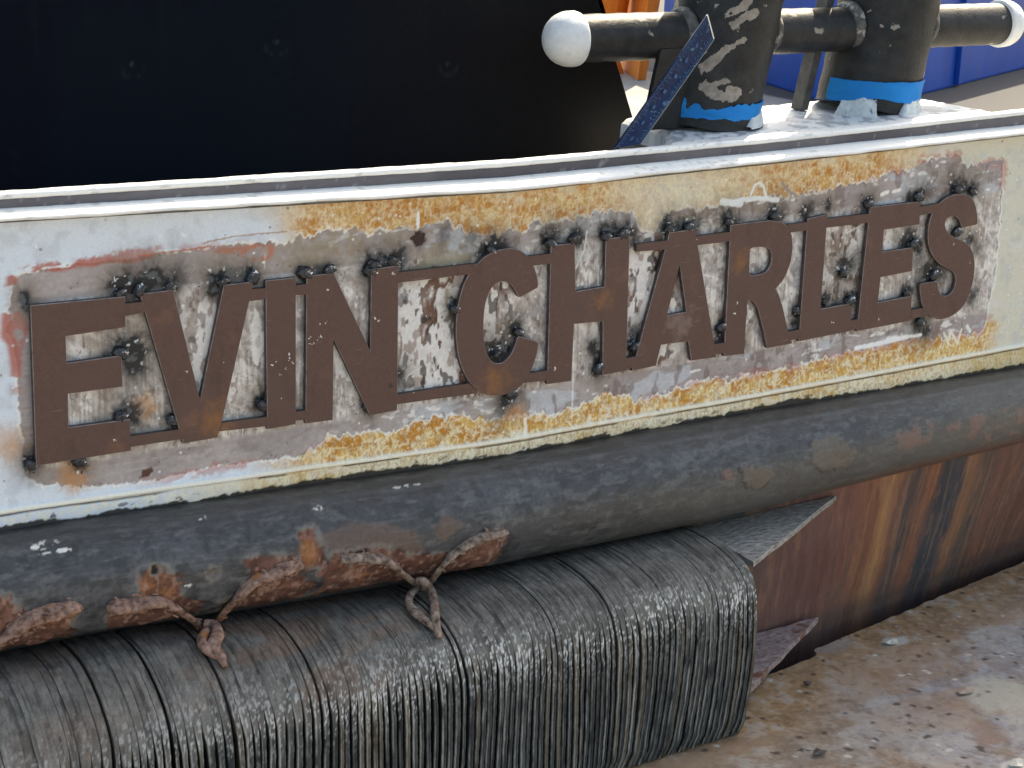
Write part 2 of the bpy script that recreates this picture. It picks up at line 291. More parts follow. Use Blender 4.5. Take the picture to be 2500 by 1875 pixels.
def build_panel():
    xs = np.arange(-.42, 2.95, .0021); ts = np.linspace(0, 1, 300)
    X = np.repeat(xs[:, None], len(ts), 1); zb = z_bot(xs)[:, None]-.03; zt = z_top(xs)[:, None]+.004
    Z = zb+(zt-zb)*ts[None, :]
    sh = X.shape
    zw = z_weld(xs)[:, None]; zbt = z_bot(xs)[:, None]; ztp = z_top(xs)[:, None]
    px = ss(.35, .75, X)*(1-ss(2.55, 2.75, X))      # where the ochre wash lies
    n1 = fbm(X*9, Z*9, 1, 5); n2 = fbm(X*40, Z*40, 2, 4); n3 = fbm(X*140, Z*140, 3, 3); n4 = fbm(X*22, Z*60, 4, 4)
    vst = fbm(X*260, Z*14, 5, 3)                      # vertical brushing
    P = Paint(sh, (.67, .75, .84))                    # white paint, cool on the left
    P.mix(ss(.45, 1.2, X+.3*(n1-.5)), (.66, .65, .56))
    P.mix(ss(2.15, 2.4, X+.1*(n1-.5)), (.64, .63, .53))
    P.mix(ss(.50, .72, n2)*.35, (.43, .47, .52)); P.mix(ss(.62, .8, n4)*.3, (.70, .74, .77))
    curl = np.abs(fbm(X*60+3*n1, Z*60, 41, 3)-.5)
    P.mix(ss(.02, .0, curl)*.35, (.75, .77, .78))
    rgh = np.full(sh, .5); met = np.zeros(sh); H = np.zeros(sh)
    # ochre rust wash above and below the ground patch
    zmid = .5*(z_top(X)+z_weld(X))
    wx = X+.02*(n2-.5); wz = Z+.02*(fbm(X*30, Z*30, 6, 3)-.5)
    jag = (fbm(X*70, Z*8, 7, 3)-.5)*.030*ss(.35, .6, X) + (n3-.5)*.010 + (fbm(X*240, Z*200, 8, 2)-.5)*.006
    sd = sdist(X+(n4-.5)*.012, Z+jag, patch_xz)
    up = (Z > zmid)
    d_up = np.clip(sd, 0, 1)
    och_top = up*ss(.44, .58, X+.10*(n1-.5)+.25*(Z-.36))*(1-ss(2.08, 2.2, X+.05*(n2-.5)))
    vein = ridge(X*55+2*n1, Z*55, 9, 4); vein2 = ridge(X*130, Z*90+3*n2, 10, 3)
    och = och_top*ss(.28, .62, n1*.55+n2*.35+.28*ss(.10, .0, d_up)+.06)
    hot = np.exp(-((X-.64)/.13)**2)+np.exp(-((X-.86)/.12)**2)+.9*np.exp(-((X-1.12)/.13)**2)*.9+.75*np.exp(-((X-1.86)/.22)**2)+.3
    cg = np.exp(-((X-1.42)/.10)**2)
    och = och*np.clip(hot, 0, 1)*(1-.65*cg)
    P.mix(och*.95, (.62, .38, .115)); P.mix(och*ss(.42, .70, n4+.15*ss(.07, .0, d_up))*.9, (.50, .21, .03))
    P.mix(och_top*ss(.80, .93, vein)*.55, (.80, .72, .50)); P.mix(och_top*ss(.52, .70, fbm(X*60, Z*14, 55, 4))*.30, (.78, .70, .50)); P.mix(och*ss(.80, .95, vein2)*.5, (.40, .16, .03)); P.mix(och_top*ss(.86, .96, ridge(X*150, Z*80, 56, 2))*.35, (.86, .80, .62))
    low = (~up)*ss(.05, .02, Z+.02*(n2-.5))*ss(.40, .60, X+.06*(n1-.5))*(1-ss(2.42, 2.52, X+.08*(n1-.5)))
    low = low*(1-ss(2.26, 2.33, X)*ss(-.045, -.02, Z)); olo = low*ss(.22, .5, n1*.5+n2*.5+.10)
    P.mix(olo*.95, (.66, .40, .09)); P.mix(olo*ss(.42, .60, n4)*.9, (.52, .22, .025)); P.mix(low*ss(.76, .92, vein)*.65, (.86, .79, .55)); P.mix(low*ss(.84, .95, ridge(X*150, Z*90, 57, 2))*.45, (.88, .83, .62))
    P.mix(low*ss(.8, .96, vein2)*.5, (.30, .13, .03)); P.mix(low*ss(.66, .78, n2)*.7, (.80, .76, .62))
    # the ground-off patch: bare steel, smeared filler, primer remnants
    g = ss(.0012, -.0012, sd)
    st = Paint(sh, (.35, .325, .335))
    st.mix(ss(.45, .7, n1)*.55, (.44, .41, .42)); st.mix(ss(.5, .75, n4)*.5, (.22, .20, .205))
    hst = fbm(X*18+2*n1, Z*190, 44, 3)
    st.mix(ss(.56, .72, hst)*.35*ss(.35, .5, fbm(X*5, Z*5, 45, 2)), (.46, .44, .45))
    # inside the plate's height: brushed bare metal, streaked light and dark
    inz = ss(-.012, .004, Z)*(1-ss(.30, .312, Z+.0*X))*ss(.0, .02, X)*(1-ss(2.45, 2.5, X))
    st.mix(inz*.8, (.54, .52, .52)); brk = ss(.35, .6, fbm(X*16+n3*.6, Z*10, 58, 3)); smr = fbm(X*70+Z*55, Z*42-X*14, 59, 4); st.mix(inz*ss(.48, .64, vst)*(.35+.5*brk), (.78, .77, .76)); st.mix(inz*ss(.46, .32, vst)*.5*brk, (.22, .19, .18)); st.mix(inz*ss(.55, .66, smr)*.65, (.80, .79, .78)); st.mix(inz*ss(.42, .33, smr)*.5, (.25, .22, .21)); st.mix(inz*ss(.62, .66, n2+.12*(n3-.5))*.35, (.30, .25, .20)); st.mix(inz*ss(.56, .72, fbm(X*150, Z*150, 47, 2))*.3, (.75, .74, .74)); cr_ = np.abs(fbm(X*40, Z*13, 48, 3)-.5); st.mix(inz*ss(.012, .003, cr_)*ss(.45, .55, fbm(X*9, Z*9, 49, 2))*.8, (.10, .08, .075))
    st.mix(inz*ss(.55, .75, fbm(X*20, Z*5, 12, 3))*.4, (.34, .29, .23))
    # old paint flakes with brown primer between them, mostly around the middle of the name
    act = np.clip(np.exp(-((X-.88)/.12)**2)*1.1+np.exp(-((X-1.37)/.07)**2)*1.3+.9*np.exp(-((X-.30)/.08)**2)*.5+.8*np.exp(-((X-1.0)/.5)**2)*.45+.8*np.exp(-((X-1.93)/.12)**2)+.5*np.exp(-((X-1.62)/.06)**2), 0, 1.2)
    d1, d2, cid = worley((X+.01*(n2-.5)+.006*n3)*34, (Z+.012*(n4-.5))*17, 21)
    fl = fbm(X*26, Z*11, 22, 4)+.25*(act-.9)+.10*(cid-.5)
    m1 = inz*ss(.49, .505, fl); edge = inz*ss(.016, .004, np.abs(fl-.492))*ss(.4, .52, fbm(X*60, Z*30, 23, 2))
    st.mix(inz*ss(.38, .46, fl+.06*n2)*act*.85, (.15, .085, .062))
    st.mix(m1*.92, (.76, .74, .72)); st.mix(m1*ss(.60, .68, fbm(X*70, Z*40, 24, 3))*.8, (.33, .25, .22))
    st.mix(edge*.9*np.clip(act, 0, 1), (.025, .02, .02))
    blot = ss(.69, .73, fbm(X*75, Z*45, 25, 2)); st.mix(blot*inz*.8*np.clip(act+.2, 0, 1), (.03, .025, .025))
    sc_ = 0*X
    # long scratches
    rnd = random.Random(5)
    for i in range(46):
        x0 = rnd.uniform(.0, 2.5); z0 = rnd.uniform(-.05, .38); a = rnd.choice([rnd.uniform(1.3, 1.8), rnd.uniform(-.3, .5)]); L = rnd.uniform(.015, .09)
        b = (x0+math.cos(a)*L, z0+math.sin(a)*L)
        i0 = max(int((min(x0, b[0])-.01+.42)/.0021), 0); i1 = int((max(x0, b[0])+.01+.42)/.0021)+1
        s_ = np.s_[i0:i1]; sc_[s_] = np.maximum(sc_[s_], ss(.0022, .0006, segd(X[s_], Z[s_], (x0, z0), b)))
    st.mix(sc_*.75, (.80, .82, .84))
    # tan filler smear above the gap between the two words, brown-tan tone to its left
    tan = [cr(k, x, y)[[0, 2]] for k, x, y in [('C',110,390),('C',250,300),('C',300,230),('C',400,140),('C',480,80),('C',560,90),('C',640,150),('C',680,230),('C',660,310),('C',400,350)]]
    tan = ss(.002, -.003, sdist(X+(n3-.5)*.02, Z+(n2-.5)*.02, tan)); st.mix(tan, (.33, .30, .23)); st.mix(tan*ss(.5, .7, n2)*.5, (.25, .22, .16))
    topz = ss(.30, .315, Z)
    st.mix(topz*np.exp(-((X-.60)/.17)**2)*.8*ss(.3, .5, n2), (.31, .265, .20)); st.mix(topz*np.exp(-((X-1.6)/.3)**2)*.5*ss(.4, .6, n4), (.30, .25, .20))
    # blue-white smears
    blu = ss(.56, .66, fbm(X*11, Z*26, 27, 4))*ss(.5, .8, X)
    st.mix(blu*(1-inz*.7)*.75, (.50, .55, .62)); st.mix(ss(.66, .74, fbm(X*30, Z*70, 28, 3))*(1-inz)*.8*ss(.5, .8, X), (.80, .83, .85))
    st.mix(ss(.60, .7, fbm(X*48, Z*22, 46, 3))*(1-inz)*.6*ss(.6, 1., X), (.17, .13, .13))
    st.mul(1+.16*(n3-.5)*2)
    # red primer showing along the edge of the ground patch
    redz = np.clip(ss(.5, .1, X)*ss(.28, .36, Z)+ss(.03, -.02, X)*ss(.10, .2, Z)+ss(.7, .4, X)*ss(.15, .3, X)*ss(-.01, -.03, Z)*.6+ss(1.2, 1.5, X)*ss(.0, -.02, Z)*.5+ss(1.9, 2.2, X)*ss(.3, .33, Z)*.6, 0, 1)
    rnz = ss(.42, .52, fbm(X*26, Z*60, 30, 3))
    rb = ss(.016, .004, np.abs(sd-.003+.014*(n4-.5)))*redz*rnz
    rp = [atf(x, y)[[0, 2]] for x, y in [(455,548),(480,532),(520,530),(560,524),(590,528),(592,560),(545,566),(500,550)]]
    rp = ss(.003, -.003, sdist(X+(n4-.5)*.03, Z+(n2-.5)*.014, rp))
    lp = [atf(x, y)[[0, 2]] for x, y in [(17,700),(30,665),(45,670),(60,700),(52,735),(44,790),(36,800),(36,745),(14,735)]]
    lp = ss(.003, -.003, sdist(X+(n4-.5)*.012, Z+(n2-.5)*.02, lp))
    for i in range(3): P.c[..., i] = P.c[..., i]*(1-g)+st.c[..., i]*g
    rim = ss(.0045, .001, np.abs(sd-.0016))*ss(.3, .5, fbm(X*45, Z*45, 31, 2)+.1); P.mix(rim*.75, (.85, .86, .84))
    drk = ss(.003, .0006, np.abs(sd+.0014))*ss(.5, .6, fbm(X*60, Z*30, 32, 2)); P.mix(drk*.6, (.14, .11, .10))
    P.mix(rb*.9, (.44, .13, .10)); P.mix(rp*ss(.34, .5, n2+.3*(n3-.5))*.8, (.46, .17, .11)); P.mix(lp*ss(.36, .5, n2+.3*(n3-.5))*.75, (.40, .16, .13))
    H += -g*.0007+rim*.0004+m1*g*.0005
    met = g*.25*(1-tan)*(1-m1); rgh = rgh*(1-g)+g*(.47+.2*(n2-.5))
    # soot and heat tint round every tack weld
    smoke = np.zeros(sh); soot = np.zeros(sh); heat = np.zeros(sh); dzz = (Z[0, 1]-Z[0, 0])
    sn = fbm(X*120, Z*120, 33, 3)-.5; sn2 = fbm(X*35, Z*35, 34, 3)-.5
    for k, x, y, r, a in SOOT:
        c = cr(k, x, y); R = r*.00122
        i0 = max(int((c[0]-3.2*R+.42)/.0021), 0); i1 = max(int((c[0]+3.2*R+.42)/.0021), 0)
        s_ = np.s_[i0:i1]
        an_ = np.arctan2(Z[s_]-c[2], X[s_]-c[0]); fanr = fbm(an_*4.5+k.__hash__()%7*0+x*.01, 0*an_+y*.013, 53, 3)-.5
        d = np.hypot(X[s_]-c[0]+.25*R*sn2[s_]*2, (Z[s_]-c[2]+.25*R*sn[s_]*2)*.92)/R*(1-.45*fanr)
        smoke[s_] = np.maximum(smoke[s_], a*np.exp(-(d*.66)**2)*(.75+1.1*fanr+.6*sn2[s_]))
        soot[s_] = 1-(1-soot[s_])*(1-a*(.55*ss(.85, .35, d+.35*sn[s_])+.42*np.exp(-(d*1.05)**2)*(1+.9*fanr))); heat[s_] = np.maximum(heat[s_], a*ss(2.6, .9, d+1.2*sn2[s_]+.5*sn[s_]))
    P.mix(heat*.32, (.26, .19, .12)); P.mix(np.clip(smoke*.9, 0, 1)**1.5*.60, (.06, .058, .055)); P.mix(np.clip(soot*1.18, 0, 1)*.97, (.014, .016, .019))
    P.mix(soot*ss(.58, .64, fbm(X*90, Z*90, 35, 3))*.4, (.20, .23, .25)); P.mix(soot*ss(.80, .82, fbm(X*150, Z*150, 54, 2))*.8, (.75, .77, .78))
    rgh = rgh*(1-soot)+soot*.42; met *= (1-soot)
    # orange flash-rust halos low on the left
    for k, x, y, rx, rz in (('A',75,1380,.030,.036),('A',545,1610,.028,.034),('A',1090,1080,.024,.024),('C',980,1440,.03,.02)):
        c = cr(k, x, y); d = np.hypot((X-c[0])/rx, (Z-c[2])/rz)
        fan = fbm(np.arctan2(Z-c[2], X-c[0])*9, d*.5, 36, 3)
        P.mix(ss(1.5, .3, d+1.3*(fan-.5)+.5*sn+.4*sn2)*(.30+.75*fan)*(1-soot), (.55, .27, .085))
    # white chips and blotches, small dark scabs in the paint
    for x, y, r in ((700, 1225, 0), ):
        pass
    dk = [atf(x, y)[[0, 2]] for x, y in [(318,1022)]][0]
    P.mix(ss(1.2, .7, np.hypot((X-dk[0])/.012, (Z-dk[1])/.009)+sn*1.6), (.10, .05, .04))
    wh = [(903,475,.004,.016),(905,500,.008,.008)]
    c = atf(*wh[0][:2]); P.mix(ss(1.1, .8, np.hypot((X-c[0])/.0045, (Z-c[2])/.018)+sn*.8), (.82, .84, .85))
    c = atf(905, 515); P.mix(ss(1.2, .8, np.hypot((X-c[0])/.013, (Z-c[2])/.012)+sn*2.2), (.04, .02, .02))
    # looping white chalk marks on the ochre near the right and on the lower wash
    def stroke(pts, wdt, c, a=.9):
        Q = [atf(x, y)[[0, 2]] for x, y in pts]
        lo = min(q[0] for q in Q)-.02; hi = max(q[0] for q in Q)+.02; i0 = max(int((lo+.42)/.0021), 0); i1 = int((hi+.42)/.0021)
        s_ = np.s_[i0:i1]; m = np.zeros(X[s_].shape)
        for q0, q1 in zip(Q, Q[1:]): m = np.maximum(m, ss(wdt*1.25, wdt*.7, segd(X[s_]+.002*sn[s_], Z[s_]+.003*sn[s_], q0, q1)))
        t = m[..., None]*a; P.c[s_] = P.c[s_]*(1-t)+np.array(c)*t
    W = (.80, .83, .82)
    stroke([(1622,420),(1630,400),(1640,394),(1648,402),(1655,425)], .0034, W)
    stroke([(1580,440),(1600,432),(1640,428),(1680,432)], .006, (.74, .80, .83)); stroke([(1560,436),(1600,440)], .008, (.72, .78, .80))
    stroke([(1690,395),(1700,410),(1720,425)], .0035, (.30, .26, .27)); stroke([(1905,420),(1918,414)], .005, W); stroke([(1930,414),(1945,410)], .004, W)
    stroke([(1850,752),(1900,742),(1960,728)], .006, (.85, .90, .95)); stroke([(1960,728),(1990,724)], .004, W)
    stroke([(2040,720),(2048,740),(2056,716),(2068,742),(2078,712)], .0035, (.82, .78, .66)); stroke([(2090,705),(2096,716)], .005, W)
    stroke([(2120,360),(2140,352),(2166,350)], .005, (.28, .26, .28))
    stroke([(1128,955),(1136,925),(1134,905)], .004, (.85, .84, .76)); stroke([(1035,895),(1070,925),(1108,950)], .0022, (.40, .28, .12))
    stroke([(300,552),(360,545),(400,540),(455,532)], .0016, (.42, .16, .09)); stroke([(440,525),(500,512),(560,505),(620,500)], .0014, (.34, .20, .10), .8)
    stroke([(1236,660),(1240,780),(1236,900)], .0016, W, .7); stroke([(1244,580),(1262,540),(1268,500)], .0016, W, .7)
    stroke([(1420,885),(1428,896)], .002, (.05, .04, .04))
    # spatter specks
    wd1, wd2, wid = worley(X*90, Z*90, 51); P.mix((wid > .985)*ss(.26, .14, wd1+.3*(n3-.5))*.7, (.16, .12, .10)); P.mix((wid < .018)*ss(.28, .2, wd1)*.7, (.86, .88, .88))
    # lower seam: cream bead, cracked strip beneath, black grime at the pipe
    dz = Z-zw; bead = ss(.0075, .002, np.abs(dz-.002*(n1-.5))); H += bead*.006+ss(.0, -.006, dz)*.002
    P.mix(bead*.85*ss(.25, .5, n4+.2), (.84, .84, .74)); 
    ol = ss(-.003, -.010, dz)
    P.mix(ol*.75*ss(.15, .4, X), (.80, .74, .56)); P.mix(ol*ss(.45, .6, n1+.3*(n2-.5))*.75*ss(.3, .5, X), (.66, .44, .14)); P.mix(ol*ss(.52, .66, n2)*.6*ss(.3, .6, X), (.84, .81, .70)); P.mix(ol*ss(.8, .95, vein)*.6, (.86, .82, .62)); P.mix(ol*ss(2.2, 2.5, X)*.6, (.55, .48, .28))
    P.mix(ol*ss(.84, .95, vein2)*.45*ss(.3, .6, X), (.30, .16, .05))
    crk = ss(.0028, .0008, np.abs(dz+.009+.004*(fbm(X*14, Z*0, 37, 3)-.5)))*ss(.42, .52, fbm(X*9, Z*0+3, 38, 3)+.18*ss(.5, 1.4, X)); P.mix(crk*.85, (.04, .03, .02)); H -= crk*.003
    zb2 = zbt+.004+.012*(fbm(X*20, Z*0, 39, 4)-.5)+.008*(fbm(X*110, Z*60, 40, 2)-.5)+.010*np.exp(-((X-1.78)/.12)**2)
    bl = ss(.002, -.002, Z-zb2); P.mix(bl*.96, (.022, .022, .022)); H -= bl*.002; rgh = rgh*(1-bl)+bl*.7
    ch = ss(.70, .74, fbm(X*45, Z*80, 42, 3))*ss(.02, .004, Z-zb2)*(1-bl); P.mix(ch*.8, (.03, .03, .03))
    rgh = np.clip(rgh+.15*(n3-.5), .15, .95)
    # gentle plate unfairness, brush marks
    Y = -H-.0022*(fbm(X*2.2, Z*2.2, 43, 2)-.5)*2-.0004*(n2-.5)-.0003*(n3-.5)
    V = np.stack([X, Y, Z], -1)
    return grid_mesh('side_plate', V, P.c, rgh, met, flip=False)
PANEL = vmat('hull_paint', spec=.3, bump=.35, bscale=260, tint=.10, tscale=240)
T(link('side_plate', build_panel(), PANEL, tugboat))
def side_ext(x0, x1, base):
    xs = np.linspace(x0, x1, 160); ts = np.linspace(0, 1, 90); X = np.repeat(xs[:, None], 90, 1); zb = z_bot(xs)[:, None]-.03; Z = zb+(z_top(xs)[:, None]+.004-zb)*ts[None, :]
    n1 = fbm(X*9, Z*9, 1, 5); n4 = fbm(X*22, Z*60, 4, 4); P = Paint(X.shape, base); P.mix(ss(.62, .8, n4)*.3, (.70, .74, .77)); P.mix(ss(.6, .7, n1)*.3, (.45, .44, .42))
    dz = Z-z_weld(xs)[:, None]; H = ss(.0095, .002, np.abs(dz))*.006; P.mix(ss(.004, -.004, Z-z_bot(xs)[:, None]-.006*(n1-.5)*2)*.96, (.022, .022, .022))
    T(link('side_plate', grid_mesh('side_plate', np.stack([X, -H, Z], -1), P.c, .5), PANEL, tugboat))
side_ext(-1.9, -.4202, (.67, .75, .84)); side_ext(2.9485, 4.6, (.64, .63, .53))

# ------------------------------------------------------------------ bulwark top: white edge, bare dark strip, white half-round bead
def sweep_strip(name, prof, colf, mat, x0=-1.9, x1=4.6, dx=.005, rg=.5):
    xs = np.arange(x0, x1, dx); rows = []
    for k, f in enumerate(prof): rows.append(np.stack([xs, f(xs)[0]+0*xs, f(xs)[1]+0*xs], -1))
    V = np.stack(rows, 1); X = V[..., 0]; S = np.arange(len(prof))[None, :]*.004+0*X
    c, r = colf(X, S, V); me = grid_mesh(name, V, c, r, 0., smooth=True); return T(link(name, me, mat, tugboat))
EDGE = vmat('white_edge_paint', bump=.35, bscale=180, tint=.05)
def white(X, S, V):
    P = Paint(X.shape, (.85, .86, .84)); n = fbm(X*16, S*60, 61, 4)
    P.mix(ss(.55, .7, n)*.35, (.70, .74, .75)); P.mix(ss(.74, .78, fbm(X*38, S*160, 62, 3))*.5, (.35, .33, .30)); return P.c, .42
# the ledge: a sloping white edge bar welded under the strip
BP = [(.004, .002), (-.004, .0010), (-.012, -.0015), (-.020, -.004), (-.028, -.0068), (-.034, -.0095), (-.0375, -.0125), (-.0375, -.0155), (-.035, -.018), (-.028, -.0195), (.006, -.020)]
def bead_pts(k):
    def f(x):
        wob = .0018*(fbm(x*22, 0*x+k*.4, 63, 3)-.5)*2; sag = .0022*(fbm(x*9, 0*x, 60, 3)-.5)*2
        g = (z_b2(x)-z_top(x))/.034
        return (BP[k][0]*g+wob, z_b2(x)-.001+BP[k][1]*g+wob*.5+sag*(k > 3))
    return f
sweep_strip('edge_ledge', [bead_pts(k) for k in range(len(BP))], white, EDGE)
def band(X, S, V):
    P = Paint(X.shape, (.125, .115, .13)); n = fbm(X*7, S*100, 64, 4)
    P.mix(ss(.4, .65, n)*.6, (.15, .14, .15)); P.mix(ss(.45, .3, fbm(X*4, S*10, 65, 3))*.6, (.055, .05, .06)); P.mix(ss(.74, .78, fbm(X*70, S*200, 66, 3))*.4, (.4, .4, .4)); return P.c, .55
BARE = vmat('bare_strip', bump=.3, bscale=150, tint=.15, tscale=90, stretch=(.3, 1, 1))
sweep_strip('edge_strip', [lambda x: (.004, z_b2(x)-.004), lambda x: (.003, z_b2(x)+.002), lambda x: (.0025, .5*(z_b1(x)+z_b2(x))), lambda x: (.003, z_b1(x)), lambda x: (.006, z_b1(x)+.004)], band, BARE)
def topy(k):
    def f(x):
        wob = .005*(fbm(x*20, 0*x+3, 67, 3)-.5)*2+.004*(fbm(x*7, 0*x+3, 68, 2)-.5)
        zc = z_b1(x)+.004
        seq = [(0.006, -.004), (.000, -.0015), (-.002, .003), (.000, .0075), (.004, .0095), (.014, .010), (.022+wob, .009), (.026+wob, .004), (.027+wob, -.02), (.027+wob, -.30)]
        y, z = seq[k]; wv = .0012*(fbm(x*30, 0*x+k, 69, 3)-.5)*2; return (y, zc+z+wv)
    return f
sweep_strip('bulwark_cap', [topy(k) for k in range(10)], white, EDGE)
# wide white pad under the bitts
def build_pad():
    xs = np.arange(1.405, 2.42, .004); ys = np.linspace(.022, .355, 90); X, Y = np.meshgrid(xs, ys, indexing='ij')
    P = Paint(X.shape, (.62, .66, .68)); n = fbm(X*40+3*fbm(X*9, Y*9, 70, 3), Y*25, 71, 4)
    P.mix(ss(.46, .54, n)*.8, (.25, .29, .32)); P.mix(ss(.60, .68, fbm(X*22, Y*22, 72, 4))*.9, (.82, .84, .84)); P.mix(ss(.07, .04, Y+.02*(n-.5)), (.82, .84, .82))
    Z = z_b1(X)+.0105+.003*(fbm(X*60, Y*60, 73, 3)-.5)+.006*ss(.3, .36, Y)
    e = ss(1.405, 1.43, X); Z = Z-.012*(1-e)
    lf = 1.405+.75*np.clip(Y-.022, 0, .16); X = lf+(X-1.405)*(2.42-lf)/(2.42-1.405)
    V = np.stack([X, Y, Z], -1)
    V[:, -1, 2] = V[:, -2, 2]-.30; V[-1, :, 2] -= .30; V[0, :, 2] -= .03
    V = np.concatenate([V, V[:, -1:]+np.array([0, 0, -.001])], 1); c = np.concatenate([P.c, P.c[:, -1:]], 1)
    return grid_mesh('bitt_pad', V, c, .5, 0.)
T(link('bitt_pad', build_pad(), EDGE, tugboat))

# ------------------------------------------------------------------ the rub rail: a heavy pipe with scaling rust
def on_pipe(x, y, lift=0.):
    d = ray(x*K, y*K); p = CAM.copy(); t = (-.25-CAM[1])/d[1]; best = None
    for i in range(900):
        q = CAM+d*(t+i*.0008); r = float(pipe_r(q[0]))+lift
        if math.hypot(q[1]-.0, q[2]-float(pipe_z(q[0]))) <= r: return q
        gap = abs(math.hypot(q[1], q[2]-float(pipe_z(q[0])))-r)
        if best is None or gap < best[0]: best = (gap, q)
    return best[1]
def pang(q): return math.atan2(q[2]-float(pipe_z(q[0])), -q[1])       # 0 = straight out, + = up
def pmask(X, S, polys, n, cut=None):
    m = np.full(X.shape, 9.)
    if cut is not None: S = np.maximum(S, cut)
    for poly in polys:
        Q = [on_pipe(x, y) for x, y in poly]; m = np.minimum(m, sdist(X+n[0], S+n[1], [(q[0], pang(q)*.118) for q in Q]))
    return m
def build_pipe():
    xs = np.concatenate([np.arange(-1.9, -.46, .012), np.arange(-.46, 3.0, .0032), np.arange(3.0, 4.6, .012)]); an = np.linspace(math.radians(-112), math.radians(112), 150)
    X = np.repeat(xs[:, None], len(an), 1); A = np.repeat(an[None, :], len(xs), 0); S = A*.118
    n1 = fbm(X*8, S*8, 81, 5); n2 = fbm(X*35, S*35, 82, 4); n3 = fbm(X*120, S*120, 83, 3); lng = fbm(X*5, S*120, 84, 3)
    P = Paint(X.shape, (.052, .055, .062)); H = np.zeros(X.shape); rgh = np.full(X.shape, .42)
    P.mix(ss(.45, .65, n1)*.6, (.085, .092, .105)); P.mix(ss(.47, .33, n2)*.7, (.024, .025, .028)); P.mix(ss(.55, .68, fbm(X*30, S*90, 89, 4))*.5, (.14, .145, .15)); P.mix(ss(.5, .36, n3)*.4, (.022, .023, .026)); P.mix(ss(.6, .72, lng)*.35*ss(.1, .3, S), (.15, .15, .15))
    P.mix(ss(.9, 1.5, X+.2*(n1-.5))*.55*ss(.06, -.02, S), (.115, .11, .097)); P.mix(ss(1.9, 2.4, X+.3*(n1-.5))*.6, (.12, .105, .09))
    # grey-brown dust along the top
    P.mix(ss(.09, .15, S+.02*(n1-.5))*.5, (.07, .065, .06)); P.mix(ss(.155, .175, S+.012*(n2-.5))*.85, (.02, .02, .02))
    jt = ((n2-.5)*.035+(n3-.5)*.012, (n1-.5)*.02+(n3-.5)*.014)
    R = pmask(X, S, [
        [(-20,1330),(-20,1290),(30,1292),(62,1330),(110,1308),(158,1300),(162,1345),(150,1380),(60,1400),(-20,1420)],
        [(232,1310),(310,1290),(300,1235),(330,1215),(360,1220),(378,1240),(400,1290),(440,1305),(505,1290),(540,1270),(520,1215),(560,1205),(640,1205),(640,1240),(700,1275),(700,1300),(560,1325),(400,1350),(240,1375)],
        [(640,1150),(680,1140),(700,1190),(700,1230),(650,1230)],
        [(720,1205),(830,1180),(900,1200),(1000,1195),(1080,1140),(1088,1168),(1050,1222),(900,1258),(780,1285),(700,1300),(690,1240)]], jt, -.060)
    rm = ss(.002, -.003, R)
    B = pmask(X, S, [[(690,1160),(750,1130),(830,1130),(900,1150),(915,1200),(820,1215),(720,1215)], [(1000,1130),(960,1110),(930,1140),(960,1175)]], jt)
    bm_ = ss(.006, -.006, B); P.mix(bm_*.75, (.125, .082, .066)); H += bm_*.0008
    P.mix(rm*.96, (.155, .066, .046)); P.mix(rm*ss(.48, .66, n2)*.7, (.25, .125, .09)); P.mix(rm*ss(.52, .4, n3)*.55, (.07, .03, .022)); P.mix(rm*ss(.66, .80, n1+.3*(n3-.5))*.6, (.36, .14, .05))
    P.mix(rm*ss(-.052, -.07, S)*.45, (.085, .045, .035))
    halo = ss(.010, .0, np.abs(R-.004))*ss(.4, .6, n2)*ss(.4, -.0, -S-.02); P.mix(halo*.5, (.26, .24, .21))
    lump = ss(.60, .75, fbm(X*45, S*45, 85, 3)); H += rm*(.006*(n2-.4)+.0040*(n3-.5)-.0028)+rm*lump*.003; P.mix(rm*ss(.5, .35, n2)*.5, (.06, .028, .022)); P.mix(rm*ss(.62, .68, fbm(X*90, S*60, 90, 3))*.6, (.36, .22, .17))
    rgh = rgh*(1-rm)+rm*.88
    og = [on_pipe(668, 1195)]; c = og[0]; P.mix(ss(1.2, .4, np.hypot((X-c[0])/.022, (S-pang(c)*.118)/.035)+(n2-.5))*.7, (.34, .145, .05))
    # bites eaten through near the left bracket
    for (x, y, rr) in ((335,1232,.011),(460,1240,.013)):
        q = on_pipe(x, y); d = np.hypot(X-q[0], S-pang(q)*.118)+(n3-.5)*.012
        P.mix(ss(rr*1.6, rr*1.1, d)*.6, (.22, .20, .17)); P.mix(ss(rr, rr*.7, d), (.02, .015, .015)) if rr < .012 else P.mix(ss(rr, rr*.6, d)*.8, (.13, .10, .09)); H -= ss(rr, rr*.5, d)*.005
    # scabs on the right and reddish underside
    C1 = pmask(X, S, [[(1750,960),(1790,945),(1830,955),(1850,985),(1830,1010),(1780,1020),(1752,1000)], [(1600,1010),(1640,1000),(1665,1015),(1660,1045),(1630,1060),(1608,1040)]], jt)
    cm = ss(.004, -.002, C1); P.mix(cm*.75, (.125, .10, .078)); H += cm*(.0025+.004*(n2-.5)); P.mix(ss(.004, .0, np.abs(C1))*.7*ss(.4, .6, n2), (.03, .025, .02))
    C2 = pmask(X, S, [[(1930,930),(1990,905),(2020,915),(2010,960),(1950,975)], [(2040,930),(2110,890),(2212,880),(2240,930),(2120,960)], [(1560,1020),(1580,1010),(1600,1030),(1570,1050)]], jt)
    c2 = ss(.008, -.008, C2)*ss(.48, .6, n2); P.mix(c2*.55, (.22, .12, .09)); H += c2*.001
    un = ss(1.85, 2.15, X)*ss(-.055, -.085, S+.03*(n1-.5)); P.mix(un*.7, (.15, .075, .055)); H += un*.0015*(n2-.5)
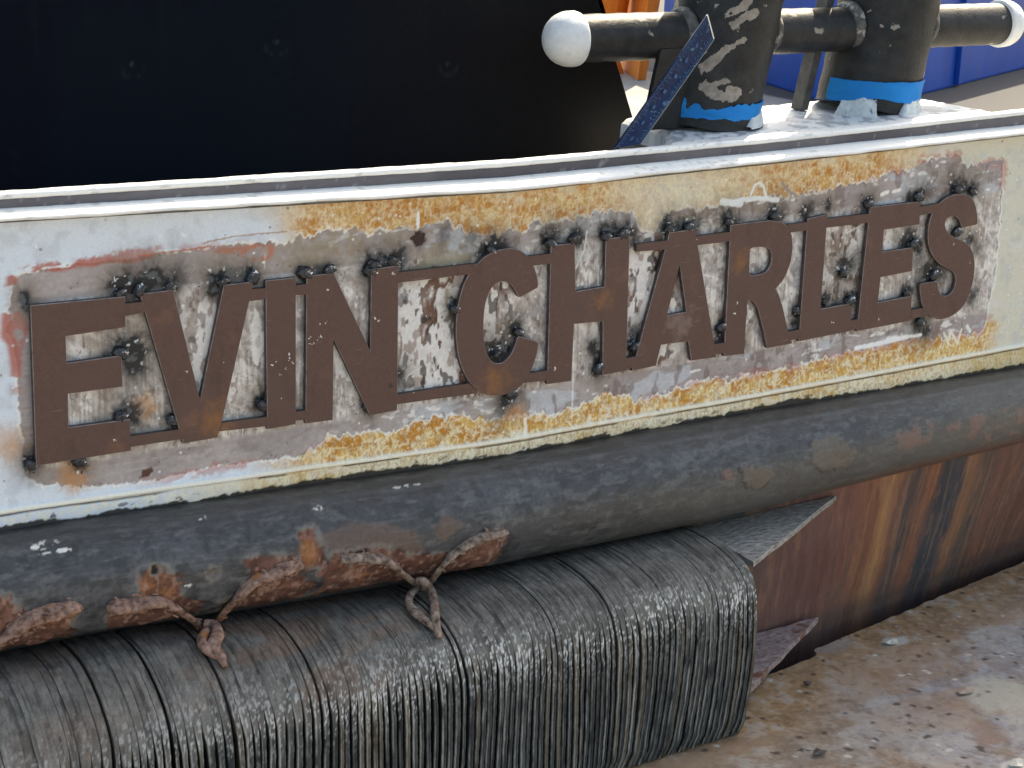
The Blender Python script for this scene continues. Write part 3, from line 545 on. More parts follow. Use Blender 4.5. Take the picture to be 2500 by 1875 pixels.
    # worn smudges where paint lifted
    D = pmask(X, S, [[(1095,1150),(1130,1120),(1200,1110),(1240,1150),(1200,1180),(1120,1185)], [(1320,1120),(1380,1095),(1385,1120),(1340,1140)], [(1490,1045),(1560,1020),(1570,1045),(1510,1070)]], jt)
    dm = ss(.004, -.002, D)*ss(.42, .5, n2); P.mix(dm*.7, (.045, .048, .055)); H -= dm*.0006
    # loose chips
    sp = ss(.74, .77, n3+.08*(n1-.5)); P.mix(sp*ss(.3, 1.5, X+1)*.35, (.03, .03, .03))
    # white and cream spatter
    for x, y, rx, rs, a in ((92,1178,.026,.009,.69),(130,1190,.03,.004,.70),(680,1098,.016,.007,.69),(430,1120,.012,.005,.72),(880,1050,.04,.004,.72),(400,1265,.01,.004,.6)):
        q = on_pipe(x, y); d = np.hypot((X-q[0])/rx, (S-pang(q)*.118)/rs); P.mix(ss(a-.02, a+.03, fbm(X*110, S*110, 86, 2)+.35*ss(1.6, .2, d)-.05)*ss(1.5, .8, d), (.75, .74, .68))
    # weld ridge and drips below the panel
    wr = ss(.010, .003, np.abs(S-.128-.004*(n1-.5))); H += wr*.0014; P.mix(wr*.25, (.10, .10, .10))
    sc = ss(.90, .97, ridge(X*10, S*90, 87, 2)); P.mix(sc*.2*(1-rm), (.17, .17, .17))
    dent = .004*(fbm(X*3, S*6, 88, 2)-.5); r = pipe_r(X)+H+dent+.0005*(n2-.5)
    rgh = np.clip(rgh+.35*(n2-.5)+.1*(n3-.5), .22, .95)
    V = np.stack([X, -r*np.cos(A), pipe_z(X)+r*np.sin(A)], -1)
    return grid_mesh('rub_rail', V, P.c, rgh, 0., flip=False)
PIPE = vmat('rub_rail_paint', spec=.42, bump=.6, bscale=170, tint=.16, tscale=120)
T(link('rub_rail', build_pipe(), PIPE, tugboat))

# ------------------------------------------------------------------ lower plating, streaked with rust
def yl(X, Z):
    t = np.clip((-.30-Z)/.6, 0, 1.6); return .012+.02*t+.16*np.clip(X-1.75, 0, 9)*t
def build_lower():
    xs = np.concatenate([np.arange(-1.9, 1.3, .02), np.arange(1.3, 3.1, .0034), np.arange(3.1, 4.6, .02)]); zs = np.linspace(-1.25, -.30, 260); X, Z = np.meshgrid(xs, zs, indexing='ij')
    n1 = fbm(X*8, Z*8, 91, 4); n2 = fbm(X*60, Z*12, 92, 4); st = fbm(X*190+1.5*n1, Z*5, 93, 4); st2 = fbm(X*50+2*n1, Z*2.5, 94, 4); n3 = fbm(X*100, Z*100, 95, 3)
    kx = [1.45, 1.60, 1.68, 1.74, 1.80, 1.95, 2.05, 2.14, 2.19, 2.24, 2.28, 2.34, 2.38, 2.45, 2.50, 2.56, 2.62, 2.70, 3.1]
    kc = [(.045,.043,.040),(.045,.043,.040),(.04,.043,.045),(.085,.06,.05),(.12,.065,.055),(.125,.058,.05),(.14,.062,.048),(.18,.08,.048),(.30,.15,.07),(.15,.062,.04),(.05,.045,.045),(.20,.08,.045),(.035,.042,.05),(.04,.045,.055),(.20,.10,.055),(.06,.05,.045),(.15,.07,.05),(.12,.06,.045),(.12,.055,.045)]
    xw = X+.05*(n1-.5)+.035*(st2-.5)+.04*(Z+.5)*0-.10*(Z+.4)*.35
    P = Paint(X.shape, (0, 0, 0))
    for i in range(3): P.c[..., i] = np.interp(xw, kx, [c[i] for c in kc])
    P.mul(.90+.6*(st2-.3)); P.mix(ss(.60, .74, st)*.22*ss(2.0, 2.15, xw), (.42, .24, .12)); P.mix(ss(.66, .78, st2)*.4, (.05, .045, .045)); P.mix(ss(.64, .72, n2)*.3, (.28, .13, .07))
    P.mix(ss(-.73, -.79, Z+.02*(n1-.5))*.6, (.04, .035, .035)); P.mul(1.25+0*X); P.mix(.14*ss(.3, .6, n1), (.24, .16, .14))
    V = np.stack([X, yl(X, Z)-.0015*(n3-.5)-.001*(st-.5), Z], -1)
    return grid_mesh('lower_plate', V, P.c, np.clip(.5+.3*(n2-.5), .3, .8), 0.)
LOWER = vmat('streaked_plating', spec=.25, bump=.25, bscale=150, tint=.18, tscale=150, stretch=(1, 1, .12))
T(link('lower_plate', build_lower(), LOWER, tugboat))
# inner side of the bulwark so the hull is closed from above
T(link('bulwark_back', box('bulwark_back', (-1.88, .030, .205), (1.40, .040, .465)), pmat('bulwark_inner_paint', (.35, .36, .36), (.45, .46, .46), 9, .6), tugboat))

# gussets that pen in the end of the fender
GUS = pmat('scaled_grey_steel', (.12, .115, .108), (.46, .44, .41), 110, .6, bump=1., bscale=90, spots=(.30, .14, .10), spot_scale=30, spot_lo=.64, spot_hi=.7, stretch=(.4, 1, 1))
GUS2 = pmat('rusted_pinkish_steel', (.15, .09, .085), (.46, .38, .37), 95, .55, bump=1., bscale=80, spots=(.20, .08, .05), spot_scale=25, spot_lo=.58, spot_hi=.66, stretch=(.5, 1, 1))
def jag_tri(P0, P1, P2, n=14, amp=.004, seed=1):
    rnd = random.Random(seed); out = []
    for a, b in ((P0, P1), (P1, P2), (P2, P0)):
        for i in range(n):
            t = i/n; p = [a[k]*(1-t)+b[k]*t for k in range(2)]
            out.append((p[0]+(rnd.random()-.5)*amp*(i > 0), p[1]+(rnd.random()-.5)*amp*(i > 0)))
    return out
def gusset(z, tip, base, outer, th, mat, label, seed, drop=0.):
    pl = jag_tri(base, outer, tip, seed=seed)
    b = [(p[0], p[1], z-th-drop*(-p[1])) for p in pl]; t = [(p[0], p[1], z-drop*(-p[1])) for p in pl]
    o = T(link('gusset', prism('gusset', b, t, .002), mat, tugboat)); o['label'] = label; return o
gusset(-.418, (1.985, .012), (1.535, .012), (1.530, -.218), .014, GUS, 'grey upper gusset plate beside the fender end', 3)
gusset(-.745, (1.965, .02), (1.52, .02), (1.535, -.205), .016, GUS2, 'rusty pinkish lower gusset plate beside the fender end', 8, drop=.05)

# ------------------------------------------------------------------ NAME PLATE
NAME = thing('name_plate', 'brown rusted steel name cut out as EVIN CHARLES, tack welded onto the ground patch', 'ship name', (1.2, 0, 0))
LET = {
 'E': ('A', [[(228,325),(940,258),(945,488),(495,557),(502,758),(912,700),(922,935),(512,988),(515,1240),(975,1178),(985,1415),(272,1530)]]),
 'V': ('A', [[(1050,240),(1300,208),(1502,1030),(1679,172),(1906,147),(1664,1207),(1633,1317),(1375,1362)]]),
 'I': ('B', [[(457,263),(685,238),(685,1340),(470,1378)]]),
 'N': ('B', [[(765,225),(970,208),(1242,788),(1250,178),(1455,148),(1445,1235),(1240,1275),(968,705),(962,1308),(757,1335)]]),
 'C': ('C', [[(1155,495),(1140,400),(1110,320),(1070,258),(1020,218),(960,202),(890,208),(820,228),(755,262),(700,312),(650,365),(610,430),(575,520),(550,620),(537,720),(532,820),(538,920),(552,1020),(580,1110),(625,1200),(690,1278),(760,1305),(840,1312),(920,1298),(990,1265),(1050,1208),(1095,1130),(1130,1040),(1158,910),(1000,860),(985,905),(962,970),(930,1022),(890,1058),(850,1070),(810,1060),(775,1020),(752,950),(742,860),(740,760),(748,650),(768,570),(800,500),(840,462),(880,450),(930,463),(970,503),(1005,578)]]),
 'H': ('D', [[(-168,369),(12,347),(17,712),(235,675),(245,318),(425,293),(395,1305),(220,1342),(222,935),(7,957),(-13,1384),(-195,1409)]]),
 'A': ('D', [[(722,270),(915,245),(1075,1205),(885,1232),(865,1085),(660,1112),(620,1270),(440,1308),(690,395)],[(800,512),(848,865),(705,890)]]),
 'R': ('D', [[(1180,215),(1470,178),(1560,188),(1610,220),(1640,290),(1647,380),(1635,480),(1605,570),(1570,635),(1520,690),(1545,740),(1575,840),(1612,1010),(1645,1102),(1455,1138),(1425,1000),(1385,840),(1350,790),(1308,775),(1283,1180),(1130,1198)],[(1328,385),(1420,375),(1470,390),(1490,430),(1485,500),(1455,560),(1400,585),(1320,595)]]),
 'L': ('G', [[(222,412),(372,378),(320,1088),(556,1045),(545,1255),(155,1333)]]),
 'E2': ('G', [[(690,325),(1070,282),(1062,455),(795,495),(782,660),(1015,627),(1005,805),(770,852),(750,1040),(1003,990),(995,1178),(590,1257)]]),
 'S': ('G', [[(1498,455),(1496,380),(1482,300),(1450,250),(1400,226),(1340,225),(1270,248),(1210,295),(1160,360),(1135,430),(1122,520),(1126,600),(1150,675),(1190,735),(1250,778),(1310,805),(1335,850),(1325,930),(1290,980),(1245,995),(1215,975),(1200,940),(1197,880),(1060,900),(1068,1000),(1088,1080),(1125,1138),(1180,1168),(1250,1165),(1330,1130),(1400,1060),(1445,960),(1470,850),(1478,740),(1460,650),(1420,595),(1360,565),(1300,545),(1262,500),(1250,450),(1265,410),(1300,390),(1340,397),(1365,430),(1378,482)]]),
}
BR = {'EV top': ('A', [(935,312),(1070,298),(1095,376),(938,404)]), 'EV foot': ('A', [(970,1308),(1365,1252),(1378,1325),(976,1387)]),
 'VI top': ('B', [(355,327),(462,317),(462,400),(325,417)]), 'VI foot': ('B', [(128,1330),(472,1283),(475,1352),(112,1392)]),
 'IN top': ('B', [(678,296),(770,287),(770,365),(678,371)]), 'IN foot': ('B', [(680,1246),(762,1234),(762,1303),(680,1312)]),
 'NC top': ('C', [(92,386),(690,318),(640,398),(92,463)]), 'NC foot': ('C', [(85,1302),(630,1217),(700,1290),(85,1374)]),
 'CH top': ('C', [(1062,267),(1250,243),(1250,318),(1112,333)]), 'CH foot': ('C', [(1085,1141),(1232,1119),(1225,1195),(1042,1213)]),
 'HA top': ('D', [(474,357),(725,326),(692,397),(474,413)]), 'HA foot': ('D', [(392,1213),(482,1196),(470,1282),(390,1291)]),
 'AR top': ('D', [(912,299),(1190,264),(1182,334),(918,366)]), 'AR foot': ('D', [(1035,1112),(1145,1094),(1145,1170),(1050,1187)]),
 'RL top': ('G', [(70,457),(230,435),(222,498),(95,515)]), 'RL foot': ('G', [(65,1262),(172,1240),(168,1308),(80,1327)]),
 'LE top': ('G', [(360,413),(690,374),(684,441),(355,480)]), 'LE foot': ('G', [(545,1177),(612,1163),(606,1239),(540,1246)]),
 'ES top': ('G', [(1060,323),(1215,296),(1160,370),(1058,388)]), 'ES foot': ('G', [(998,1096),(1098,1080),(1140,1132),(995,1166)])}
def plate_mat():
    m = bpy.data.materials.new('brown_rusted_plate'); m.use_nodes = True; n = m.node_tree.nodes; l = m.node_tree.links; b = n['Principled BSDF']
    tc = n.new('ShaderNodeTexCoord')
    def noise(s, d=6, r=.6, st=None):
        z = n.new('ShaderNodeTexNoise'); z.inputs['Scale'].default_value = s; z.inputs['Detail'].default_value = d; z.inputs['Roughness'].default_value = r
        if st:
            mp = n.new('ShaderNodeMapping'); mp.inputs['Scale'].default_value = st; l.new(tc.outputs['Object'], mp.inputs[0]); l.new(mp.outputs[0], z.inputs['Vector'])
        else: l.new(tc.outputs['Object'], z.inputs['Vector'])
        return z.outputs[0]
    def ramp(src, lo, hi):
        r = n.new('ShaderNodeMapRange'); r.inputs[1].default_value = lo; r.inputs[2].default_value = hi; l.new(src, r.inputs[0]); return r.outputs[0]
    def mix(f, a, c, k=1.):
        if k != 1.:
            mu = n.new('ShaderNodeMath'); mu.operation = 'MULTIPLY'; mu.inputs[1].default_value = k; l.new(f, mu.inputs[0]); f = mu.outputs[0]
        mx = n.new('ShaderNodeMix'); mx.data_type = 'RGBA'; l.new(f, mx.inputs[0])
        if isinstance(a, tuple): mx.inputs[6].default_value = (*a, 1)
        else: l.new(a, mx.inputs[6])
        mx.inputs[7].default_value = (*c, 1); return mx.outputs[2]
    c = mix(ramp(noise(120, 5, .75), .3, .7), (.086, .042, .032), (.118, .062, .047))
    c = mix(ramp(noise(7, 4), .4, .7), c, (.105, .060, .050), .6)
    c = mix(ramp(noise(24, 6, .7, (1, 1, .35)), .56, .70), c, (.060, .030, .024), .55)
    c = mix(ramp(noise(33, 6, .75), .62, .72), c, (.17, .105, .085), .45)
    c = mix(ramp(noise(11, 5, .6), .60, .75), c, (.22, .10, .06), .55)
    # orange rust blooms at three spots of the plate
    for (k, x, y, r) in (('C', 800, 1200, .032), ('B', 70, 1290, .036), ('D', 1220, 470, .022), ('C', 1600, 580, .02)):
        p = cr(k, x, y); vd = n.new('ShaderNodeVectorMath'); vd.operation = 'DISTANCE'; l.new(tc.outputs['Object'], vd.inputs[0]); vd.inputs[1].default_value = (p[0], -.012, p[2])
        ad = n.new('ShaderNodeMath'); ad.operation = 'MULTIPLY_ADD'; l.new(noise(60, 6, .75), ad.inputs[0]); ad.inputs[1].default_value = .16; l.new(vd.outputs['Value'], ad.inputs[2])
        c = mix(ramp(ad.outputs[0], r+.095, r+.035), c, (.34, .14, .035), .6)
    p = cr('D', 780, 940); vd = n.new('ShaderNodeVectorMath'); vd.operation = 'DISTANCE'; l.new(tc.outputs['Object'], vd.inputs[0]); vd.inputs[1].default_value = (p[0], -.012, p[2])
    ad = n.new('ShaderNodeMath'); ad.operation = 'MULTIPLY_ADD'; l.new(noise(50, 4), ad.inputs[0]); ad.inputs[1].default_value = .13; l.new(vd.outputs['Value'], ad.inputs[2])
    c = mix(ramp(ad.outputs[0], .108, .075), c, (.25, .18, .155), .5)
    # hairline scratches and pale spatter
    c = mix(ramp(noise(60, 2, .5, (.25, 1, 4.)), .72, .76), c, (.30, .22, .19), .5)
    c = mix(ramp(noise(55, 2.5, .6), .775, .79), c, (.62, .58, .52), .8)
    l.new(c, b.inputs['Base Color']); b.inputs['Roughness'].default_value = .62
    bp = n.new('ShaderNodeBump'); bp.inputs['Strength'].default_value = .7; bp.inputs['Distance'].default_value = .0015; l.new(noise(260, 6, .8), bp.inputs['Height']); l.new(bp.outputs[0], b.inputs['Normal'])
    return m
PLATE = plate_mat()
CUT = pmat('worn_cut_edge', (.15, .12, .12), (.34, .31, .31), 60, .5, .2, bump=.3)
SIDE = pmat('flame_cut_side', (.035, .028, .026), (.11, .09, .085), 80, .6, bump=.5)
def smoothl(l, k):
    """Chaikin rounding for curved letters only."""
    for _ in range(k):
        o = []
        for i in range(len(l)):
            a = l[i]; b = l[(i+1) % len(l)]
            if math.hypot(a[0]-b[0], a[1]-b[1]) > .045: o += [(a[0]*.95+b[0]*.05, a[1]*.95+b[1]*.05), (a[0]*.05+b[0]*.95, a[1]*.05+b[1]*.95)]
            else: o += [(a[0]*.75+b[0]*.25, a[1]*.75+b[1]*.25), (a[0]*.25+b[0]*.75, a[1]*.25+b[1]*.75)]
        l = o
    return l
Y0, Y1 = -.0135, -.0030
lab = {'E': 'letter E at the start of the name', 'V': 'letter V', 'I': 'letter I', 'N': 'letter N', 'C': 'letter C', 'H': 'letter H', 'A': 'letter A', 'R': 'letter R', 'L': 'letter L', 'E2': 'letter E between L and S', 'S': 'letter S at the end of the name'}
for k, (c, loops) in LET.items():
    LL = [cr2(c, l, Y0) for l in loops]; 
    if k in ('C', 'S'): LL = [smoothl(l, 2) for l in LL]
    if k == 'R': LL = [LL[0], smoothl(LL[1], 1)]
    o = T(link('letter', plate_poly('letter', LL, Y0, Y1), PLATE, NAME)); o['label'] = lab[k]; o.data.materials.append(CUT); o.data.materials.append(SIDE)
for k, (c, l) in BR.items():
    o = T(link('bridge', plate_poly('bridge', [cr2(c, l, Y0)], Y0-.00015, Y1, .0003), PLATE, NAME)); o.data.materials.append(PLATE); o.data.materials.append(SIDE)
# tack welds: lumpy, glossy blobs of three shapes, shared
WELD = pmat('weld_metal', (.035, .037, .042), (.10, .105, .115), 260, .24, .75, bump=.8, bscale=300, spots=(.75, .76, .78), spot_scale=150, spot_lo=.60, spot_hi=.64)
def blob(seed, r=.0085):
    bm = bmesh.new(); bmesh.ops.create_icosphere(bm, subdivisions=3, radius=r); rnd = random.Random(seed); o = [Vector((rnd.uniform(-5, 5), rnd.uniform(-5, 5), rnd.uniform(-5, 5))) for _ in range(2)]
    from mathutils import noise as mn
    for v in bm.verts:
        d = v.co.normalized(); v.co = v.co*(1+.45*mn.noise(d*1.6+o[0])+.22*mn.noise(d*4+o[1])); v.co.x *= 1.25
    return bm_mesh('weld_tack', bm, True)
BL = [blob(s) for s in (1, 4, 9)]
rnd = random.Random(3)
for i, (k, x, y) in enumerate(TACKS):
    p = cr(k, x, y, -.006); o = link('weld_tack', BL[i % 3], WELD, NAME); o.location = Vector(p)-Vector(NAME.location)
    s = rnd.uniform(.75, 1.2); o.scale = (s*1.3, s, s*1.25); o.rotation_euler = (rnd.uniform(-.3, .3), rnd.uniform(-1, 1), rnd.uniform(-.3, .3))
SP = bmesh.new(); rs = random.Random(11)
for i in range(300):
    k, x, y = rs.choice(TACKS); p = cr(k, x+rs.gauss(0, 45), y+rs.gauss(0, 45), -.0008); r = rs.uniform(.0006, .0016)
    bmesh.ops.create_icosphere(SP, subdivisions=1, radius=r, matrix=Matrix.Translation(Vector(p)))
so = T(link('weld_spatter', bm_mesh('weld_spatter', SP, True), WELD, NAME)); so['kind'] = 'stuff'

FK = bmesh.new(); rk = random.Random(17)
for k, x, y, r in [('B',510,890,2.6),('B',630,815,2.6),('B',625,850,2.2),('B',662,870,2),('B',870,682,2.6),('B',790,740,2),('B',780,690,1.8),('B',610,920,1.6),('B',565,965,1.5),('B',1280,542,2.8),('B',1300,562,2.2),('B',905,578,1.6),('B',865,590,1.6),('B',925,335,3.),('B',1415,210,2.),('D',1232,800,2.8),('D',1206,876,3.),('A',860,1330,2.4),('A',1405,825,1.8),('C',1275,1105,3.),('C',60,395,2.4),('G',410,1195,3.),('G',755,1165,2.2),('G',1315,603,2.4),('G',1438,745,1.8),('B',820,735,1.4),('B',850,700,1.4),('B',540,870,1.6)]:
    p = cr(k, x, y, Y0-.0003)
    for j in range(3):
        bmesh.ops.create_icosphere(FK, subdivisions=1, radius=1, matrix=Matrix.Translation(Vector(p)+Vector((rk.gauss(0, .0018), 0, rk.gauss(0, .0018)))) @ Matrix.Rotation(rk.uniform(0, 3), 4, 'Y') @ Matrix.Diagonal((r*.0008*rk.uniform(.6, 1.5), .0006, r*.0005*rk.uniform(.6, 1.3), 1)))
fk = T(link('paint_flecks', bm_mesh('paint_flecks', FK), pmat('pale_flecks', (.60, .56, .50), (.78, .76, .72), 90, .6), NAME)); fk['kind'] = 'stuff'

# ------------------------------------------------------------------ FENDER of laminated tyre rubber
FEN = thing('laminated_fender', 'long black fender of stacked rubber slabs, rounded shoulder, under the black rub rail', 'boat fender', (.5, -.15, -.80))
prof0 = [(.000, -.392), (-.06, -.384), (-.12, -.385), (-.17, -.391), (-.21, -.400), (-.245, -.417), (-.272, -.443), (-.286, -.480), (-.291, -.53), (-.291, -.60), (-.291, -.70), (-.290, -.765), (-.278, -.80)]
def dense(pr, n):
    P = np.array(pr); d = np.r_[0, np.cumsum(np.hypot(*np.diff(P, axis=0).T))]; t = np.linspace(0, d[-1], n)
    return np.stack([np.interp(t, d, P[:, 0]), np.interp(t, d, P[:, 1])], -1), t
pd, arc = dense(prof0, 150)
for _ in range(3): pd[1:-1] = (pd[:-2]+pd[1:-1]*2+pd[2:])/4
tg = np.gradient(pd, axis=0); tg /= np.linalg.norm(tg, axis=1)[:, None]; nrm = np.stack([tg[:, 1], -tg[:, 0]], -1)
if nrm[10, 1] < 0: nrm = -nrm
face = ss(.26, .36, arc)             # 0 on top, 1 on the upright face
RUB = vmat('worn_rubber', bump=.55, bscale=300, tint=.25, tscale=260, spec=.15)
rl = random.Random(21); x = -1.05; lam = []; pit = []
while x < 1.492:
    wdt = rl.uniform(.0105, .0165) if x > .45 else rl.uniform(.012, .021)
    gap = .0012 if rl.random() < .7 else rl.uniform(.002, .005)
    lam.append((x, wdt-gap*.5)); pit.append(wdt+gap*.5); x += wdt+gap*.5
XL1 = lam[-1][0]+lam[-1][1]
big = {}
for xb, g in ((.02, .006), (.13, .007), (.245, .006), (.73, .005), (.43, .004)):
    big[min(range(len(lam)), key=lambda i: abs(lam[i][0]-xb))] = g
for i, (x0, wd) in enumerate(lam):
    last = i >= len(lam)-1; nn = len(arc); s1 = rl.randrange(1000)
    if i in big: x0 += big[i]*.6; wd -= big[i]*.6
    left = max(0., min(1., (.55-x0)/.6))
    pro = rl.gauss(0, .0014); topd = rl.gauss(0, .0006*(1+left))
    low = fbm(arc*14+s1, 0*arc+i*.31, 5, 3)-.5; fine = fbm(arc*120+s1, 0*arc+i, 6, 2)-.5
    off = (face*(pro+.005*low)+(1-face)*(topd+.0015*low))+.0018*fine*(.4+face)
    bulge = .010*np.exp(-((x0-.15)/.35)**2)*np.sin(arc*9)
    chf = (.0003+.0014*ss(.5, 1.2, np.array(x0+0.)))*(1-face)*(.4+1.2*rl.random())+face*.0042*(1-.3*left)      # rounding of each slab's edge
    cx = x0+wd/2; lean = -.055*ss(.42, .75, arc)*ss(.9, 1.5, np.array(cx))*.6+.004*(fbm(arc*5, 0*arc+i*.12, 8, 2)-.5)-.004*np.sin(arc*7+.2*i)*face
    topopen = 0. if i in big or (i+1) in big or rl.random() < .10+.35*max(0, min(1, (x0-.6)/.6)) else 1.
    half = wd/2*(.83+.06*fine)*face+(1-face)*(wd/2*(1-topopen)+topopen*(pit[i]/2+.0012))
    rings = []; cols = []; rg = []; rl_i = rl.random()*.9
    def spk(xv, thr): return ss(thr-.10, thr-.04, fbm(arc*150, 0*arc+xv*520, 9, 3)+.10*(fbm(arc*12, 0*arc+x0*14, 16, 2)-.5)*3)
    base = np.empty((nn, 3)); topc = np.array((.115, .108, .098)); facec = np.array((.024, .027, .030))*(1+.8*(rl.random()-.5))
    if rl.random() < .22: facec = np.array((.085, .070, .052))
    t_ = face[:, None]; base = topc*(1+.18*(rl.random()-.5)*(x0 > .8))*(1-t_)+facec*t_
    bn = fbm(arc*22+i*.05, 0*arc+x0*9, 12, 3)[:, None]
    b2 = fbm(arc*34, 0*arc+x0*30, 13, 4)[:, None]; b3 = fbm(arc*110, 0*arc+x0*150, 15, 2)[:, None]
    base = base*(.35+.5*bn+.8*b2*(1-.5*t_)+.45*b3)
    ck = ss(.56, .70, fbm(arc*7+s1*.1, 0*arc+x0*50, 18, 3))*(1-face)*ss(.02, .08, arc); base = base*(1-.30*ck)[:, None]
    dsh = ss(.14, .02, arc)*(1-face); base = base*(1-.35*dsh)[:, None]  # shade beneath the rub rail put into the rubber colour
    br = (np.exp(-((x0-.33)/.16)**2)+.7*np.exp(-((x0-.6)/.14)**2)+.5*np.exp(-((x0+.05)/.12)**2))*(1-face)*ss(.45, .62, bn[:, 0])
    base = base*(1-br[:, None]*.7)+np.array((.16, .095, .065))*br[:, None]*.7
    sh = np.exp(-((arc-.315-.03*(float(fbm(np.array(x0*4.), np.array(1.), 17, 2))-.5)*2)/.045)**2)        # the scuffed shoulder
    rim = np.array((.42, .41, .37))
    for dx, o_, isrim in ((-1, -.030, 0), (-1, -1, 0), (-.66, 0, 1), (-.36, .0, 2), (0., .0, 2), (.34, .0, 2), (.66, 0, 1), (1, -1, 0), (1, -.030, 0)):
        oo = off+(-chf*(1-.92*topopen*(1-face)) if o_ == -1 else (o_ if o_ else 0))
        if isrim == 2: oo = oo+.0004
        yz = pd+nrm*oo[:, None]; yz = yz+np.array([0, 1.])*(.042*(1-ss(-.1, .85, np.array(x0+0.)))*ss(.32, .10, arc))[:, None]
        dxe = dx if abs(dx) in (0, 1) or isrim == 2 else dx*face+(1-face)*math.copysign(.66+.31*topopen, dx)
        rings.append(np.stack([cx+lean+dxe*half, yz[:, 0], yz[:, 1]], -1))
        xv = cx+dx*wd/2; c = base*(1+(1.1*fbm(arc*70+3*fbm(arc*20, 0*arc+xv*20, 19, 2), 0*arc+xv*420, 20, 3)-.55)*(1-.8*face))[:, None]
        ck2 = ss(.60, .68, fbm(arc*10, 0*arc+xv*420, 22, 3))*(1-face); c = c*(1-.6*ck2)[:, None]
        if o_ == -.030: c = c*.12  # slab sides darkened into the gaps: recess shade put into the colour
        elif o_ == -1: c = c*(1-.55*np.maximum(face, 1-topopen))[:, None]
        elif isrim:
            e = (face*(.90 if dx < -.5 else (.14 if dx > .5 else .03))+.10+.22*sh)*np.clip(fbm(arc*26+s1, 0*arc+dx, 10, 3)*2.2-.42, 0, 1)*(.45+rl_i*.8)
            c = c*(1-e[:, None])+rim*e[:, None]
            sp = (spk(xv, .70)*(sh*.62+.25*(1-face)*ss(.16, .3, arc)+.14*face*ss(.45, .38, arc))*(.85-.55*left))[:, None]; c = c*(1-sp)+np.array((.86, .87, .86))*sp
        cols.append(c)
    V = np.stack(rings, 0); C = np.stack(cols, 0)
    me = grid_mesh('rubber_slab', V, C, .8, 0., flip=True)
    if last or i == 0:
        bm = bmesh.new(); bm.from_mesh(me); bm.verts.ensure_lookup_table(); k = (7 if last else 1)*nn
        vs = [bm.verts[k+j] for j in range(nn)]
        b0 = bm.verts.new((vs[0].co.x, .0, -.80)); 
        cl = bm.verts.layers.float_color['col']; b0[cl] = (.04, .04, .04, 1); b0[bm.verts.layers.float['rgh']] = .6
        try: bm.faces.new(vs+[b0])
        except Exception: pass
        bm.to_mesh(me); bm.free()
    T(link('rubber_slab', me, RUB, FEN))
# dark core and end packing behind the last slab
CORE = pmat('dark_rubber', (.02, .021, .023), (.04, .04, .042), 60, .6, bump=.5)
T(link('fender_core', box('fender_core', (-1.04, -.235, -.798), (1.47, -.005, -.50), .02), CORE, FEN))
eb = [(1.492, -.25, -.798), (1.522, -.235, -.798), (1.522, -.04, -.798), (1.492, -.04, -.798)]
T(link('end_packing', prism('end_packing', eb, [(p[0]-.0, p[1]+.012, -.70) for p in eb], .008), CORE, FEN))

# ------------------------------------------------------------------ rusted hangers on the rub rail
RUST = pmat('flaking_rust', (.060, .026, .018), (.44, .28, .22), 60, .85, bump=1., bscale=90, spots=(.34, .15, .06), spot_scale=28, spot_lo=.60, spot_hi=.68)
RUST2 = pmat('grey_brown_rust', (.055, .034, .026), (.42, .32, .26), 70, .85, bump=1., bscale=110, spots=(.20, .09, .06), spot_scale=30, spot_lo=.6, spot_hi=.7)
def fen_top(x, y, lift=0.):
    d = ray(x*K, y*K); best = None
    for i in range(700):
        q = CAM+d*((-.36-CAM[1])/d[1]+i*.0007)
        if q[1] > 0: break
        zt = np.interp(-q[1], -pd[:, 0], pd[:, 1]); zt += .042*float((1-ss(-.1, .85, q[0]))*ss(.32, .10, np.interp(-q[1], -pd[:, 0], arc)))
        if q[2] <= zt+lift: return q
    return q
def hanger(label, left, right, knot, links, mat, seed):
    base = on_pipe(*knot[0], .006) if knot else on_pipe(*right[-1][:2])
    h = thing('fender_hanger', label, 'fender hanger', tuple(base), 'rusted hangers welded under the rub rail')
    AR = []
    def arm(pts, s):
        P = [on_pipe(x, y, l) for x, y, r, l in pts]; R = [r*1.12 for *_, r, l in pts]; AR.append((P, R))
        T(link('rod', tube_mesh('rod', P, R, 18, 12, .17, s, .55), mat, h))
    if left: arm(left, seed)
    if right: arm(right, seed+1)
    bm = bmesh.new(); rr_ = random.Random(seed+9)
    for P, R in AR:
        for _ in range(40):
            k = rr_.randrange(len(P)-1); t = rr_.random(); c = Vector(P[k]).lerp(Vector(P[k+1]), t); rad = R[k]*(1-t)+R[k+1]*t
            if rad < .014 and rr_.random() < .6: continue
            an = rr_.uniform(0, 6.28); c = c+Vector((rr_.gauss(0, .004), -abs(math.cos(an))*rad*.7, math.sin(an)*rad*.85)); sz = rr_.uniform(.002, .0055)
            m = Matrix.Translation(c) @ Matrix.Rotation(rr_.uniform(-.5, .5), 4, 'X') @ Matrix.Rotation(rr_.uniform(-.9, .9)+.15, 4, 'Y') @ Matrix.Rotation(rr_.uniform(-.5, .5), 4, 'Z') @ Matrix.Diagonal((sz*1.8, sz*.35, sz*.55, 1))
            bmesh.ops.create_icosphere(bm, subdivisions=1, radius=1, matrix=m)
    sc = T(link('rust_scale', bm_mesh('rust_scale', bm), mat, h)); sc['kind'] = 'stuff'
    for j, (pts, rr) in enumerate(links):
        P = [np.array(p) for p in pts]; T(link('chain_link', tube_mesh('chain_link', P, rr, 14, 10, .20, seed+5+j), mat, h))
    return h
def L3(pts, lifts):
    out = []
    for (x, y), lf in zip(pts, lifts):
        q = on_pipe(x, y, abs(lf)); q2 = fen_top(x, y, max(.006, -lf) if lf < 0 else .016)
        out.append(q if (lf >= 0 and np.linalg.norm(q-CAM) < np.linalg.norm(q2-CAM)) else q2)
    return out
